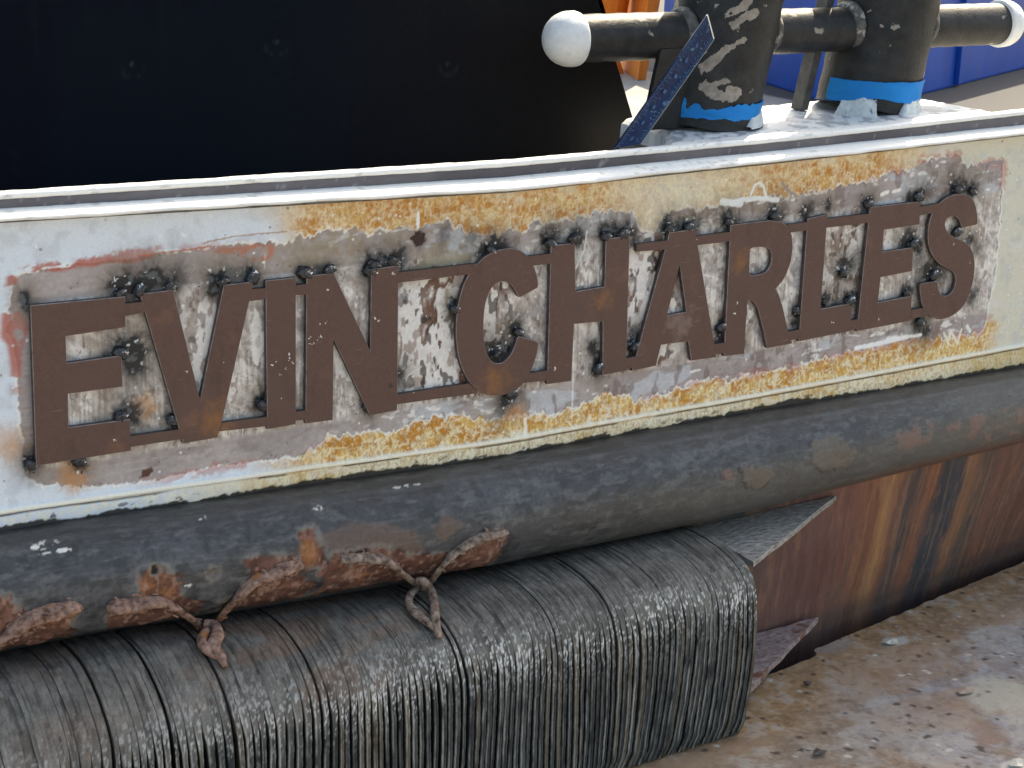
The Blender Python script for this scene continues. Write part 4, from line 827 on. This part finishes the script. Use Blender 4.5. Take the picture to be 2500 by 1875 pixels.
hanger('leftmost rusted hanger, one thick arm at the photo left edge', None, [(-60,1420,.012,.006),(10,1375,.017,.007),(60,1338,.023,.003),(110,1320,.025,.001),(150,1314,.023,.0),(158,1312,.015,-.004)], None, [], RUST, 11)
hanger('middle rusted hanger with reddish arms meeting at a lumpy link', [(236,1308,.016,-.004),(250,1308,.023,.0),(300,1304,.024,.001),(350,1302,.018,.004),(395,1325,.010,.010),(440,1358,.010,.016)],
       [(470,1342,.008,.014),(505,1300,.010,.010),(540,1262,.017,.004),(590,1236,.021,.001),(630,1222,.021,.0),(642,1219,.014,-.004)], [(452,1352)],
       [(L3([(440,1350),(462,1352),(470,1372),(462,1395),(476,1418),(487,1440)], [.02, .024, .03, -.020, -.014, -.004]), [.010, .012, .012, .013, .010, .006]),
        (L3([(446,1362),(436,1382),(448,1402),(470,1420)], [.02, .014, -.018, -.010]), [.008, .010, .010, .006])], RUST, 23)
hanger('rightmost rusted hanger with thin grey-brown arms and open link', [(736,1206,.010,-.003),(750,1206,.017,.0),(795,1205,.019,.001),(835,1212,.015,.003),(870,1240,.009,.010),(912,1272,.0095,.017)],
       [(925,1262,.008,.016),(955,1225,.0085,.011),(985,1192,.011,.006),(1030,1165,.017,.001),(1076,1150,.018,.0),(1086,1147,.012,-.003)], [(905,1262)],
       [(L3([(900,1256),(915,1256),(928,1270),(938,1300),(940,1330),(945,1355),(948,1378)], [.022, .028, .03, .03, -.024, -.016, -.004]), [.008, .009, .009, .009, .009, .008, .006]),
        (L3([(905,1268),(888,1285),(884,1305),(900,1325),(925,1345),(942,1360)], [.02, .012, -.010, -.012, -.012, -.006]), [.006, .008, .008, .009, .008, .006])], RUST2, 37)

# ------------------------------------------------------------------ BARGE DECK in the lower right
def build_deck():
    def edge(x): return np.interp(x, [-1, 1.45, 1.90, 1.915, 2.82, 4.5], [-.36, -.115, -.052, -.024, .115, .38])
    xs = np.concatenate([np.arange(-2.5, 1.2, .03), np.arange(1.2, 3.2, .0045), np.arange(3.2, 5, .05)])
    t = np.linspace(0, 1, 240)**1.35
    X = np.repeat(xs[:, None], len(t), 1); E = edge(X)+.0035*(fbm(X*30, X*0, 101, 3)-.5)*2; Y = E-t[None, :]*1.35
    d = (E-Y)
    n1 = fbm(X*5, Y*5, 102, 5); n2 = fbm(X*28, Y*28, 103, 4); n3 = fbm(X*90, Y*90, 104, 3); n4 = fbm(X*14, Y*14+4, 105, 4)
    P = Paint(X.shape, (.33, .285, .25))
    P.mix(ss(.3, .02, d+.18*(n1-.5)-.10*ss(2., 1.6, X))*.85, (.38, .22, .095)); P.mix(ss(.14, .35, d+.3*(n1-.5))*ss(1.6, 1.9, X+.4*(n1-.5))*.85, (.31, .30, .32))
    P.mix(ss(.52, .68, n2)*.55, (.42, .38, .33)); P.mix(ss(.5, .35, n2)*.45, (.19, .13, .085)); P.mix(ss(.56, .7, n4)*.5, (.27, .16, .085))
    P.mix(ss(.62, .72, n3)*.28, (.50, .46, .41)); P.mix(ss(.38, .26, n3)*.35, (.15, .11, .085)); P.mix(ss(.55, .7, n1)*.5, (.40, .36, .32)); P.mix(ss(.52, .62, fbm(X*3, Y*9, 108, 4))*ss(1.6, 2., X)*.45, (.36, .22, .13)); P.mix(ss(.68, .76, fbm(X*45, Y*45, 106, 3))*.4, (.12, .08, .055))
    for (x, y, rx, ry, c, a) in ((2180,1510,.09,.11,(.46,.43,.36),.85),(2130,1580,.05,.05,(.27,.17,.12),.6),(1930,1385,.045,.02,(.50,.48,.44),.9),(1800,1390,.06,.03,(.32,.28,.26),.6),(1500,1640,.20,.03,(.33,.22,.15),.6),(2190,1650,.03,.02,(.6,.6,.6),.8)):
        p = atf(x, y, 'z', -.80); P.mix(ss(1.3, .6, np.hypot((X-p[0])/rx, (Y-p[1])/ry)+(n2-.5)*1.2+(n4-.5))*a, c)
    wd1, wd2, wid = worley(X*38+n2, Y*38, 107); P.mix((wid > .965)*ss(.30, .2, wd1+.4*(n3-.5))*.7, (.62, .59, .52)); P.mix((wid < .06)*ss(.35, .2, wd1+.5*(n3-.5))*.8, (.055, .04, .035))
    Z = -.803+.006*(n1-.5)+.0035*(n2-.5)+.002*(n3-.5)
    Z += .010*ss(1.905, 1.915, X)*ss(.20, .0, d)*0
    V = np.stack([X, Y, Z], -1)
    V[:, 0, 2] = -1.1; V[:, 0, 1] = V[:, 1, 1]+.002; 
    V[:, 1, 2] = V[:, 2, 2]-.002
    return grid_mesh('barge_deck', V, P.c, np.clip(.72+.4*(n2-.5), .4, .95), 0.)
DECK = vmat('rusty_deck', spec=.3, bump=.5, bscale=120, tint=.13, tscale=140)
dk = link('barge_deck', build_deck(), DECK); dk['kind'] = 'structure'
dk2 = link('barge_deck_far', box('barge_deck_far', (-14, -16, -1.3), (14, -1.30, -.812)), pmat('far_barge_deck', (.22, .18, .15), (.30, .26, .22), 4, .8, bump=.5)); dk2['kind'] = 'structure'
dk3 = link('barge_body', box('barge_body', (-14, -1.30, -1.4), (5, -.42, -.83)), dk2.data.materials[0]); dk3['kind'] = 'structure'
# loose flakes of rust and paint lying on the deck
FL = bmesh.new(); rf = random.Random(31)
spots = [(1940,1385,26,'w'),(1965,1392,14,'w'),(1735,1475,12,'d'),(1770,1610,16,'d'),(2085,1450,18,'c'),(2165,1640,10,'w'),(2200,1650,16,'w'),(1860,1555,5,'w')]
for i in range(300):
    x = rf.uniform(1640, 2212); y = rf.uniform(1250, 1655); p = atf(x, y, 'z', -.80)
    if y < 1470-(x-1640)*.42: continue
    r = abs(rf.gauss(0, .0009))+.0006+(.006*rf.random() if rf.random() < .08 else 0); m = Matrix.Translation(Vector((p[0], p[1], -.800+rf.uniform(-.001, .002)))) @ Matrix.Rotation(rf.uniform(0, 6.28), 4, 'Z') @ Matrix.Rotation(rf.uniform(-.4, .4), 4, 'X') @ Matrix.Diagonal((r, r*rf.uniform(.4, .9), .0012, 1))
    bmesh.ops.create_icosphere(FL, subdivisions=1, radius=1, matrix=m)
fo = link('rust_flakes', bm_mesh('rust_flakes', FL), pmat('flake', (.17, .11, .08), (.50, .46, .40), 45, .8, bump=.4)); fo['kind'] = 'stuff'; fo['label'] = 'small loose flakes of rust and old paint scattered over the barge deck'; fo['category'] = 'rust flakes'
def flake(x, y, r, mat, label, seed):
    p = atf(x, y, 'z', -.799); rr = random.Random(seed); bm = bmesh.new(); n = 9
    v = [bm.verts.new((p[0]+math.cos(6.283*k/n)*r*rr.uniform(.6, 1.2), p[1]+math.sin(6.283*k/n)*r*rr.uniform(.35, .8), -.797+rr.uniform(0, .006))) for k in range(n)]
    c = bm.verts.new((p[0], p[1], -.790)); lo = bm.verts.new((p[0], p[1], -.803))
    for k in range(n): bm.faces.new([v[k], v[(k+1) % n], c]); bm.faces.new([v[(k+1) % n], v[k], lo])
    o = link('paint_flake', bm_mesh('paint_flake', bm), mat); o['label'] = label; o['category'] = 'paint flake'; return o
PALE = pmat('pale_flake', (.50, .48, .42), (.62, .60, .55), 60, .7, bump=.5); TAN = pmat('tan_flake', (.36, .27, .21), (.45, .35, .28), 60, .7, bump=.5); DRK = pmat('dark_flake', (.07, .06, .055), (.14, .12, .11), 60, .7, bump=.5)
flake(1925, 1388, .026, PALE, 'pale curled paint flake on the barge deck near its edge', 1)
flake(2085, 1495, .024, TAN, 'tan leaf shaped flake lying on the grey part of the barge deck', 2)
flake(1745, 1478, .014, DRK, 'small dark flake on the brown deck right of the fender', 3)
flake(1770, 1628, .022, DRK, 'dark curled flake on the barge deck below the fender end', 4)
flake(2195, 1652, .022, PALE, 'pale flake at the bottom right corner of the barge deck', 5)

# ------------------------------------------------------------------ BITTS
BIT = pmat('chipped_black_paint', (.010, .011, .012), (.032, .032, .033), 26, .42, bump=.55, bscale=90, spots=(.26, .235, .20), spot_scale=16, spot_lo=.655, spot_hi=.675)
BITC = pmat('scuffed_black_weld', (.045, .045, .045), (.14, .135, .125), 60, .55, bump=1., bscale=60, spots=(.34, .32, .29), spot_scale=40, spot_lo=.58, spot_hi=.64)
BRIM = pmat('greyed_black_paint', (.06, .055, .05), (.12, .11, .10), 30, .5, bump=.6)
WCAP = pmat('white_cap_paint', (.62, .65, .67), (.74, .76, .77), 60, .42, bump=.9, bscale=45, spots=(.42, .34, .22), spot_scale=22, spot_lo=.72, spot_hi=.74)
BLUE = pmat('blue_masking_tape', (.0, .36, .92), (.006, .42, .92), 14, .45, bump=.5, bscale=40, stretch=(1, 1, 4))
bitts = thing('mooring_bitts', 'pair of leaning black bitt posts joined by a cross bar with white end caps', 'mooring bitts', (1.95, .23, .49))
lean = Vector((.20, 0, 1)).normalized()
C1 = Vector((1.678, .235, .478)); C2 = Vector((2.183, .235, .492)); RB = .122
pr = [(0, RB+.004), (.004, RB)]+[(.02+.02*i, RB+.0012*math.sin(i*1.7)) for i in range(28)]+[(.60, RB), (.605, RB+.012), (.625, RB+.012), (.63, RB*.9), (.631, .001)]
post_label = ('left post with chipped paint and blue tape', 'right post with wide blue tape')
for C_, lb, sd in ((C1, post_label[0], 2), (C2, post_label[1], 5)):
    o = T(link('post', lathe('post', C_, lean, pr, 72, .004, sd), BIT, bitts)); o['label'] = lb
zb = .695; BR_ = .0525
bar_o = Vector((1.290, .235, zb+.0))
T(link('cross_bar', lathe('cross_bar', bar_o, (1, 0, -.008), [(0, BR_)]+[(.02*i, BR_+.0006*math.sin(i*2.1)) for i in range(1, 68)]+[(1.38, BR_)], 48, .006, 4), BIT, bitts))
def capprof(r): return [(-r*1.02*math.cos(a), r*math.sin(a)) for a in np.linspace(.02, math.pi/2, 14)]+[(.010, r), (.016, r*.97), (.017, r*.8)]
T(link('end_cap', lathe('end_cap', bar_o+Vector((.005, 0, 0)), (1, 0, -.008), capprof(.0605), 48, .012, 6), WCAP, bitts))
T(link('end_cap', lathe('end_cap', bar_o+Vector((1.345, 0, -.010)), (-1, 0, .008), capprof(.0605), 48, .012, 7), WCAP, bitts))
for C_, sx in ((C1, -1), (C1, 1), (C2, -1), (C2, 1)):
    cx = C_.x+lean.x/lean.z*(zb-C_.z)+sx*(RB-.006); o_ = Vector((cx, .235, zb-.0))
    pr2 = [(0, BR_+.010), (.008, BR_+.008), (.016, BR_+.004), (.022, BR_+.0005)]
    T(link('weld_collar', lathe('weld_collar', o_, (sx, 0, 0), pr2, 40, .03, 8), BITC, bitts))
CHIP = pmat('bare_chipped_metal', (.20, .17, .145), (.36, .32, .28), 60, .7, bump=.8, bscale=120)
def on_post(C_, x, y):
    d = ray(x, y)
    for i in range(900):
        q = CAM+d*((-.05-CAM[1])/d[1]+i*.0007); cx = C_.x+lean.x/lean.z*(q[2]-C_.z)
        if math.hypot(q[0]-cx, q[1]-C_.y) <= RB: return q
    return None
def chips(C_, strokes, seed):
    zs = np.arange(.50, 1.0, .0025); an = np.radians(np.arange(-175, 5, 1.1)); A_, Z_ = np.meshgrid(an, zs, indexing='ij'); m = np.zeros(A_.shape); S_ = A_*RB
    w1 = fbm(S_*60, Z_*60, seed, 4)-.5; w2 = fbm(S_*22, Z_*22, seed+1, 3)-.5
    for (x0, y0, x1, y1, wd) in strokes:
        a_, b_ = on_post(C_, x0, y0), on_post(C_, x1, y1)
        if a_ is None or b_ is None: continue
        f = lambda q: (math.atan2(q[1]-C_.y, q[0]-(C_.x+lean.x/lean.z*(q[2]-C_.z)))*RB, q[2])
        m = np.maximum(m, ss(wd*1.2, wd*.75, segd(S_, Z_, f(a_), f(b_))+.020*w1+.012*w2))
    bm = bmesh.new(); vs = {}
    def gv(i, j):
        if (i, j) not in vs:
            r = RB+.0022+.0016*w1[i, j]; vs[(i, j)] = bm.verts.new((C_.x+lean.x/lean.z*(Z_[i, j]-C_.z)+math.cos(A_[i, j])*r, C_.y+math.sin(A_[i, j])*r, Z_[i, j]))
        return vs[(i, j)]
    for i in range(len(an)-1):
        for j in range(len(zs)-1):
            if m[i, j]+m[i+1, j]+m[i, j+1]+m[i+1, j+1] > 2: bm.faces.new([gv(i, j), gv(i+1, j), gv(i+1, j+1), gv(i, j+1)])
    T(link('chipped_patch', bm_mesh('chipped_patch', bm, True), CHIP, bitts))
chips(C1, [(1775,35,1825,5,.010),(1790,62,1840,35,.010),(1745,150,1780,115,.006),(1705,185,1760,130,.008),(1765,125,1815,95,.008),(1712,160,1735,148,.008),(1745,205,1765,200,.004),(1720,208,1745,225,.010),(1745,228,1790,238,.011),(1775,222,1800,226,.008),(1690,120,1720,130,.004),(1745,20,1750,12,.004),(1770,55,1782,50,.003),(1865,125,1866,123,.003)], 201)
chips(C2, [(2122,28,2126,26,.002),(2150,60,2152,62,.002),(2070,100,2075,110,.003)], 203)
# fin plates at the left of each post
for C_, w0, w1, zt, m, lb in ((C1, .135, .10, .74, BIT, 'black fin plate'), (C2, .175, .150, .90, BRIM, 'greyed fin plate')):
    sx = lean.x/lean.z
    if m is BIT: b = [(1.468, .185, .490), (1.62, .185, .490), (1.62, .198, .490), (1.468, .198, .490)]; t = [(1.508, .185, .67), (1.66, .185, .67), (1.66, .198, .67), (1.508, .198, .67)]
    else: b = [(C_.x-w0, .27, .492), (C_.x-w0+.022, .27, .492), (C_.x-w0+.022, .31, .492), (C_.x-w0, .31, .492)]; t = [(p[0]+sx*.42+.012, p[1], .912) for p in b]
    o = T(link('fin_plate', prism('fin_plate', b, t, .002), m, bitts)); o['label'] = lb
# lumps of white paint and old filler at the feet
LUMP = pmat('thick_white_paint', (.50, .53, .54), (.72, .75, .75), 50, .5, bump=1., bscale=70, spots=(.20, .22, .24), spot_scale=60, spot_lo=.62, spot_hi=.66)
def skirt(C_, a0, a1, h, seed):
    bm = bmesh.new(); n = 70; rings = []; rr = random.Random(seed)
    for j, (dr, fz) in enumerate(((.016, 0), (.012, .35), (.006, .75), (-.001, 1.))):
        ring = []
        for k in range(n):
            a = math.radians(a0+(a1-a0)*k/(n-1)); hz = h*(.55+.9*float(fbm(np.array(a*5.), np.array(seed*1.), 3, 3)))*min(1, k/5, (n-1-k)/5)
            r = RB+dr+.002*rr.random(); ring.append(bm.verts.new((C_.x+math.cos(a)*r+.2*hz*fz, C_.y+math.sin(a)*r, .494+hz*fz-.004*(j == 0))))
        rings.append(ring)
    for r0, r1 in zip(rings, rings[1:]):
        for k in range(n-1): bm.faces.new([r0[k], r0[k+1], r1[k+1], r1[k]])
    T(link('paint_skirt', bm_mesh('paint_skirt', bm, True), LUMP, bitts))
skirt(C1, -75, 0, .030, 3); skirt(C2, -165, -120, .040, 5); skirt(C2, -92, -10, .030, 9)
def tape(C_, a0, a1, zf0, zf1, label, seed, off=.0035):
    bm = bmesh.new(); n = 90; m = 8; rings = []; rr = random.Random(seed)
    for k in range(n):
        a = math.radians(a0+(a1-a0)*k/(n-1)); u = k/(n-1); z0 = zf0(u); z1 = zf1(u); ring = []
        for j in range(m):
            z = z0+(z1-z0)*j/(m-1)+.0010*(rr.random()-.5); cx = C_.x+lean.x/lean.z*(z-C_.z)
            r = RB+off+.0022*math.sin(a*9+j*.9+seed)*float(vn(np.array(a*4), np.array(j*.5), seed))
            ring.append(bm.verts.new((cx+math.cos(a)*r, C_.y+math.sin(a)*r, z)))
        rings.append(ring)
    for r0, r1 in zip(rings, rings[1:]):
        for j in range(m-1): bm.faces.new([r0[j], r0[j+1], r1[j+1], r1[j]])
    bmesh.ops.solidify(bm, geom=list(bm.faces), thickness=.0008)
    o = link('masking_tape', bm_mesh('masking_tape', bm, True), BLUE); o['label'] = label; o['category'] = 'masking tape'
J = lambda u, s, a: a*(float(fbm(np.array(u*16.), np.array(float(s)), 7, 3))-.5)*2
tape(C1, -172, -8, lambda u: .516+J(u, 1, .007)-.004*math.sin(u*3.1), lambda u: .552+.012*(u < .12)-.022*math.sin(u*2.7)*(1-u)+J(u, 2, .012)*(u < .6)+J(u, 5, .001), 'thin torn ring of blue masking tape round the left bitt post', 4)
tape(C2, -185, -12, lambda u: .520+J(u, 3, .0016)+(.014*math.exp(-((u-.33)/.16)**2)), lambda u: .575-.006*u+J(u, 4, .0012), 'wide band of blue masking tape round the right bitt post', 9, .0062)

# ------------------------------------------------------------------ blue steel rule leaning on the left bitt
RULE = pmat('dark_blue_rule', (.003, .010, .045), (.006, .025, .09), 30, .32, .2, bump=.15, spots=(.08, .16, .26), spot_scale=90, spot_lo=.62, spot_hi=.68)
TICK = pmat('rule_marks', (.012, .05, .13), (.05, .12, .24), 80, .5); STEEL = pmat('bright_edge', (.55, .56, .58), (.66, .67, .68), 90, .35, .8)
ru = thing('framing_square', 'dark blue metal rule blade leaning slantwise against the left bitt post', 'steel rule', tuple(at(1520, 358, 'y', .045)))
A0 = Vector(at(1500, 362, 'y', .030)); A1 = Vector(at(1563, 352, 'y', .030)); B0 = Vector(at(1726, 38, 'y', .085)); B1 = Vector(at(1742, 97, 'y', .085))
th = Vector((.004, .0035, 0))*1.2; nn_ = (B0-A0).cross(A1-A0).normalized()
if nn_.y > 0: nn_ = -nn_
th = -nn_*.005
T(link('blade', prism('blade', [A0, A1, B1, B0], [p+th for p in (A0, A1, B1, B0)]), RULE, ru))
o = nn_*.0006
T(link('ground_end', prism('ground_end', [B0+nn_*.0004, B1+nn_*.0004, B1+(B1-A1).normalized()*.004, B0+(B0-A0).normalized()*.004], [B0+th, B1+th, B1+th+(B1-A1).normalized()*.004, B0+th+(B0-A0).normalized()*.004]), STEEL, ru))
e1 = (A1-A0).normalized()
T(link('ground_edge', prism('ground_edge', [A1+nn_*.0004, A1+e1*.0025, B1+e1*.0025, B1+nn_*.0004], [A1+th, A1+e1*.0025+th, B1+e1*.0025+th, B1+th]), pmat('worn_edge', (.16, .18, .20), (.26, .28, .30), 60, .4, .5), ru))
tk = bmesh.new(); 
for i in range(1, 62):
    t = i/62; a = A0.lerp(B0, t); b = A1.lerp(B1, t); wv = (b-a); L_ = .30 if i % 8 == 0 else (.2 if i % 2 == 0 else .12)
    d = (B0-A0).normalized()*.0009
    for s0, s1 in ((.03, .03+L_), (.97-L_, .97)):
        p, q = a+wv*s0, a+wv*s1; v = [tk.verts.new(p-d+o), tk.verts.new(q-d+o), tk.verts.new(q+d+o), tk.verts.new(p+d+o)]; tk.faces.new(v)
    if i % 8 == 4:
        p = a+wv*.46; u = wv.normalized()*.0035; v_ = (B0-A0).normalized()*.005
        tk.faces.new([tk.verts.new(p-u-v_+o), tk.verts.new(p+u-v_+o), tk.verts.new(p+u+v_+o), tk.verts.new(p-u+v_+o)])
T(link('graduation_marks', bm_mesh('graduation_marks', tk), TICK, ru))

# ------------------------------------------------------------------ black plate wall behind, orange boards, blue box on the deck behind
BLK = vmat('black_gloss_plate', bump=.12, bscale=60, tint=.2, tscale=60, spec=.05)
wall = thing('black_steel_screen', 'tall black painted steel screen behind the bulwark, with three faint round dimples', 'steel screen', (.4, .45, .2))
def build_wall():
    xs = np.arange(-1.7, 1.68, .008); zs = np.arange(.2, 1.14, .008); X, Z = np.meshgrid(xs, zs, indexing='ij')
    e0 = at(1463, 0, 'y', .45); e1 = at(1546, 282, 'y', .45); sl_ = (e1[0]-e0[0])/(e1[2]-e0[2])
    xe = e1[0]+sl_*(Z-e1[2]); u = (X+1.7)/(1.68+1.7); X = -1.7+u*(xe+1.7)
    n1 = fbm(X*3, Z*3, 111, 4); n2 = fbm(X*70, Z*4, 112, 3)
    P = Paint(X.shape, (.0012, .0035, .0095)); br_ = ss(.55, 1.55, X+.3*(n1-.5)-.15*(Z-.6))
    P.mix(br_*.9, (.0155, .0135, .0125)); P.mix(ss(.74, .8, n2)*.25, (.010, .013, .014)); P.mix(ss(.4, .7, n1)*.3, (.003, .008, .013))
    Y = .45+.004*(fbm(X*2.5, Z*2.5, 113, 2)-.5)
    for (a, b) in ((325, 160), (675, 105), (1095, 155)):
        c = at(a, b, 'y', .45); d = np.hypot(X-c[0], Z-c[2]); Y = Y+.0035*np.exp(-(d/.025)**2)-.002*np.exp(-(d/.007)**2)
        P.mix(ss(.006, .003, d)*.45, (.05, .06, .06)); P.mix(ss(.004, .001, np.abs(d-.026))*ss(.3, -.6, (Z-c[2])/.026)*.25, (.03, .04, .04))
    V = np.stack([X, Y, Z], -1)
    fr = grid_mesh('screen_plate', V, P.c, .5, 0.)
    return fr, e0, e1
wp, e0, e1 = build_wall(); T(link('screen_plate', wp, BLK, wall))
sl_ = (e1[0]-e0[0])/(e1[2]-e0[2]); xb = e1[0]+sl_*(.2-e1[2]); xt = e1[0]+sl_*(1.136-e1[2])
T(link('back_plate', prism('back_plate', [(-1.7, .456, .2), (xb-.001, .456, .2), (xb-.001, .468, .2), (-1.7, .468, .2)], [(-1.7, .456, 1.135), (xt-.001, .456, 1.135), (xt-.001, .468, 1.135), (-1.7, .468, 1.135)]), pmat('black_paint', (.008, .008, .01), (.014, .014, .014), 20, .5), wall))
for i in range(4): T(link('stiffener', box('stiffener', (-.7+i*.55, .468, .2), (-.688+i*.55, .56, 1.10)), pmat('stiffener_paint', (.01, .01, .012), (.02, .02, .02), 20, .5), wall))

ORG = pmat('orange_paint', (.62, .17, .025), (.74, .23, .04), 8, .5, bump=.3, bscale=60, stretch=(4, 4, .5))
ORD = pmat('orange_front', (.50, .13, .02), (.58, .17, .03), 8, .5, bump=.3, bscale=60, stretch=(4, 4, .5))
og = thing('orange_board', 'leaning orange painted board standing on the deck behind the left bitt post', 'orange board', (3.35, 2.75, .2), 'orange boards behind the bitts')
p0, p1, p2 = Vector(at(1556, 197, 'z', .2)), Vector(at(1577, 195, 'z', .2)), Vector(at(1516, 168, 'z', .2)); p3 = p2+(p1-p0)
up_ = Vector(at(1582, 0, 'y', p0.y))-p0; k = 1.6
T(link('board', prism('board', [p0, p1, p3, p2], [p+up_*k for p in (p0, p1+Vector((.03, 0, 0)), p3+Vector((.03, 0, 0)), p2-Vector((.02, 0, 0)))], .004), ORG, og))
og2 = thing('orange_board', 'upright orange painted board half hidden by the black screen', 'orange board', (3.2, 2.9, .2), 'orange boards behind the bitts')
q0 = Vector(at(1505, 40, 'y', 2.9)); a_ = Vector(at(1482, 40, 'y', 2.9)); b_ = Vector(at(1518, 40, 'y', 2.95)); a2 = Vector(at(1470, 0, 'y', 2.9)); m2 = Vector(at(1510, 0, 'y', 2.9)); b2 = Vector(at(1527, 0, 'y', 2.95))
def ext(lo, hi, z): return lo+(hi-lo)*((z-lo.z)/(hi.z-lo.z))
bt = [ext(a_, a2, .2), ext(q0, m2, .2), ext(b_, b2, .2)]; tp = [ext(a_, a2, 1.0), ext(q0, m2, 1.0), ext(b_, b2, 1.0)]
bt.append(Vector((bt[0].x+.02, bt[0].y+.08, .2))); tp.append(Vector((tp[0].x+.02, tp[0].y+.08, 1.0)))
T(link('board', prism('board', bt, tp, .002), ORG, og2))

BLU = pmat('royal_blue_paint', (.001, .055, .33), (.004, .08, .42), 3, .4, bump=.15, spots=(.03, .07, .3), spot_scale=5, spot_lo=.6, spot_hi=.7, stretch=(3, 3, .3))
bc = thing('blue_container', 'royal blue steel container with a pointed corner standing behind the bitts', 'steel container', (3.6, 2.2, .2))
ca, cb, cc = Vector(at(1877, 208, 'z', .2)), Vector(at(2084, 274, 'z', .2)), Vector(at(2500, 168, 'z', .2))
ca2 = cb+(ca-cb)*2.6; cc2 = cb+(cc-cb)*2.2
def up3(ps, z): return [Vector((p.x, p.y, z)) for p in ps]
fp = [cb, cc2, cc2+Vector((-.6, 1.6, 0)), ca2]
T(link('container_wall', prism('container_wall', up3(fp, .2), up3(fp, 1.02), .01), BLU, bc))
for pa, pb, n in ((cb, ca2, 3), (cb, cc2, 4)):
    for i in range(1, n):
        c = pa.lerp(pb, i/n); d = (pb-pa).normalized(); nr = Vector((d.y, -d.x, 0));
        if nr.y > 0: nr = -nr
        ps = [c-d*.02, c+d*.02, c+d*.02+nr*.02, c-d*.02+nr*.02]; T(link('rib', prism('rib', up3(ps, .21), up3(ps, 1.0), .003), BLU, bc))
ps = [p+Vector((0, 0, 0)) for p in fp]; T(link('top_rim', prism('top_rim', up3([p+(p-sum(fp, Vector())/4).normalized()*.03 for p in fp], 1.0), up3([p+(p-sum(fp, Vector())/4).normalized()*.03 for p in fp], 1.05), .006), BLU, bc))
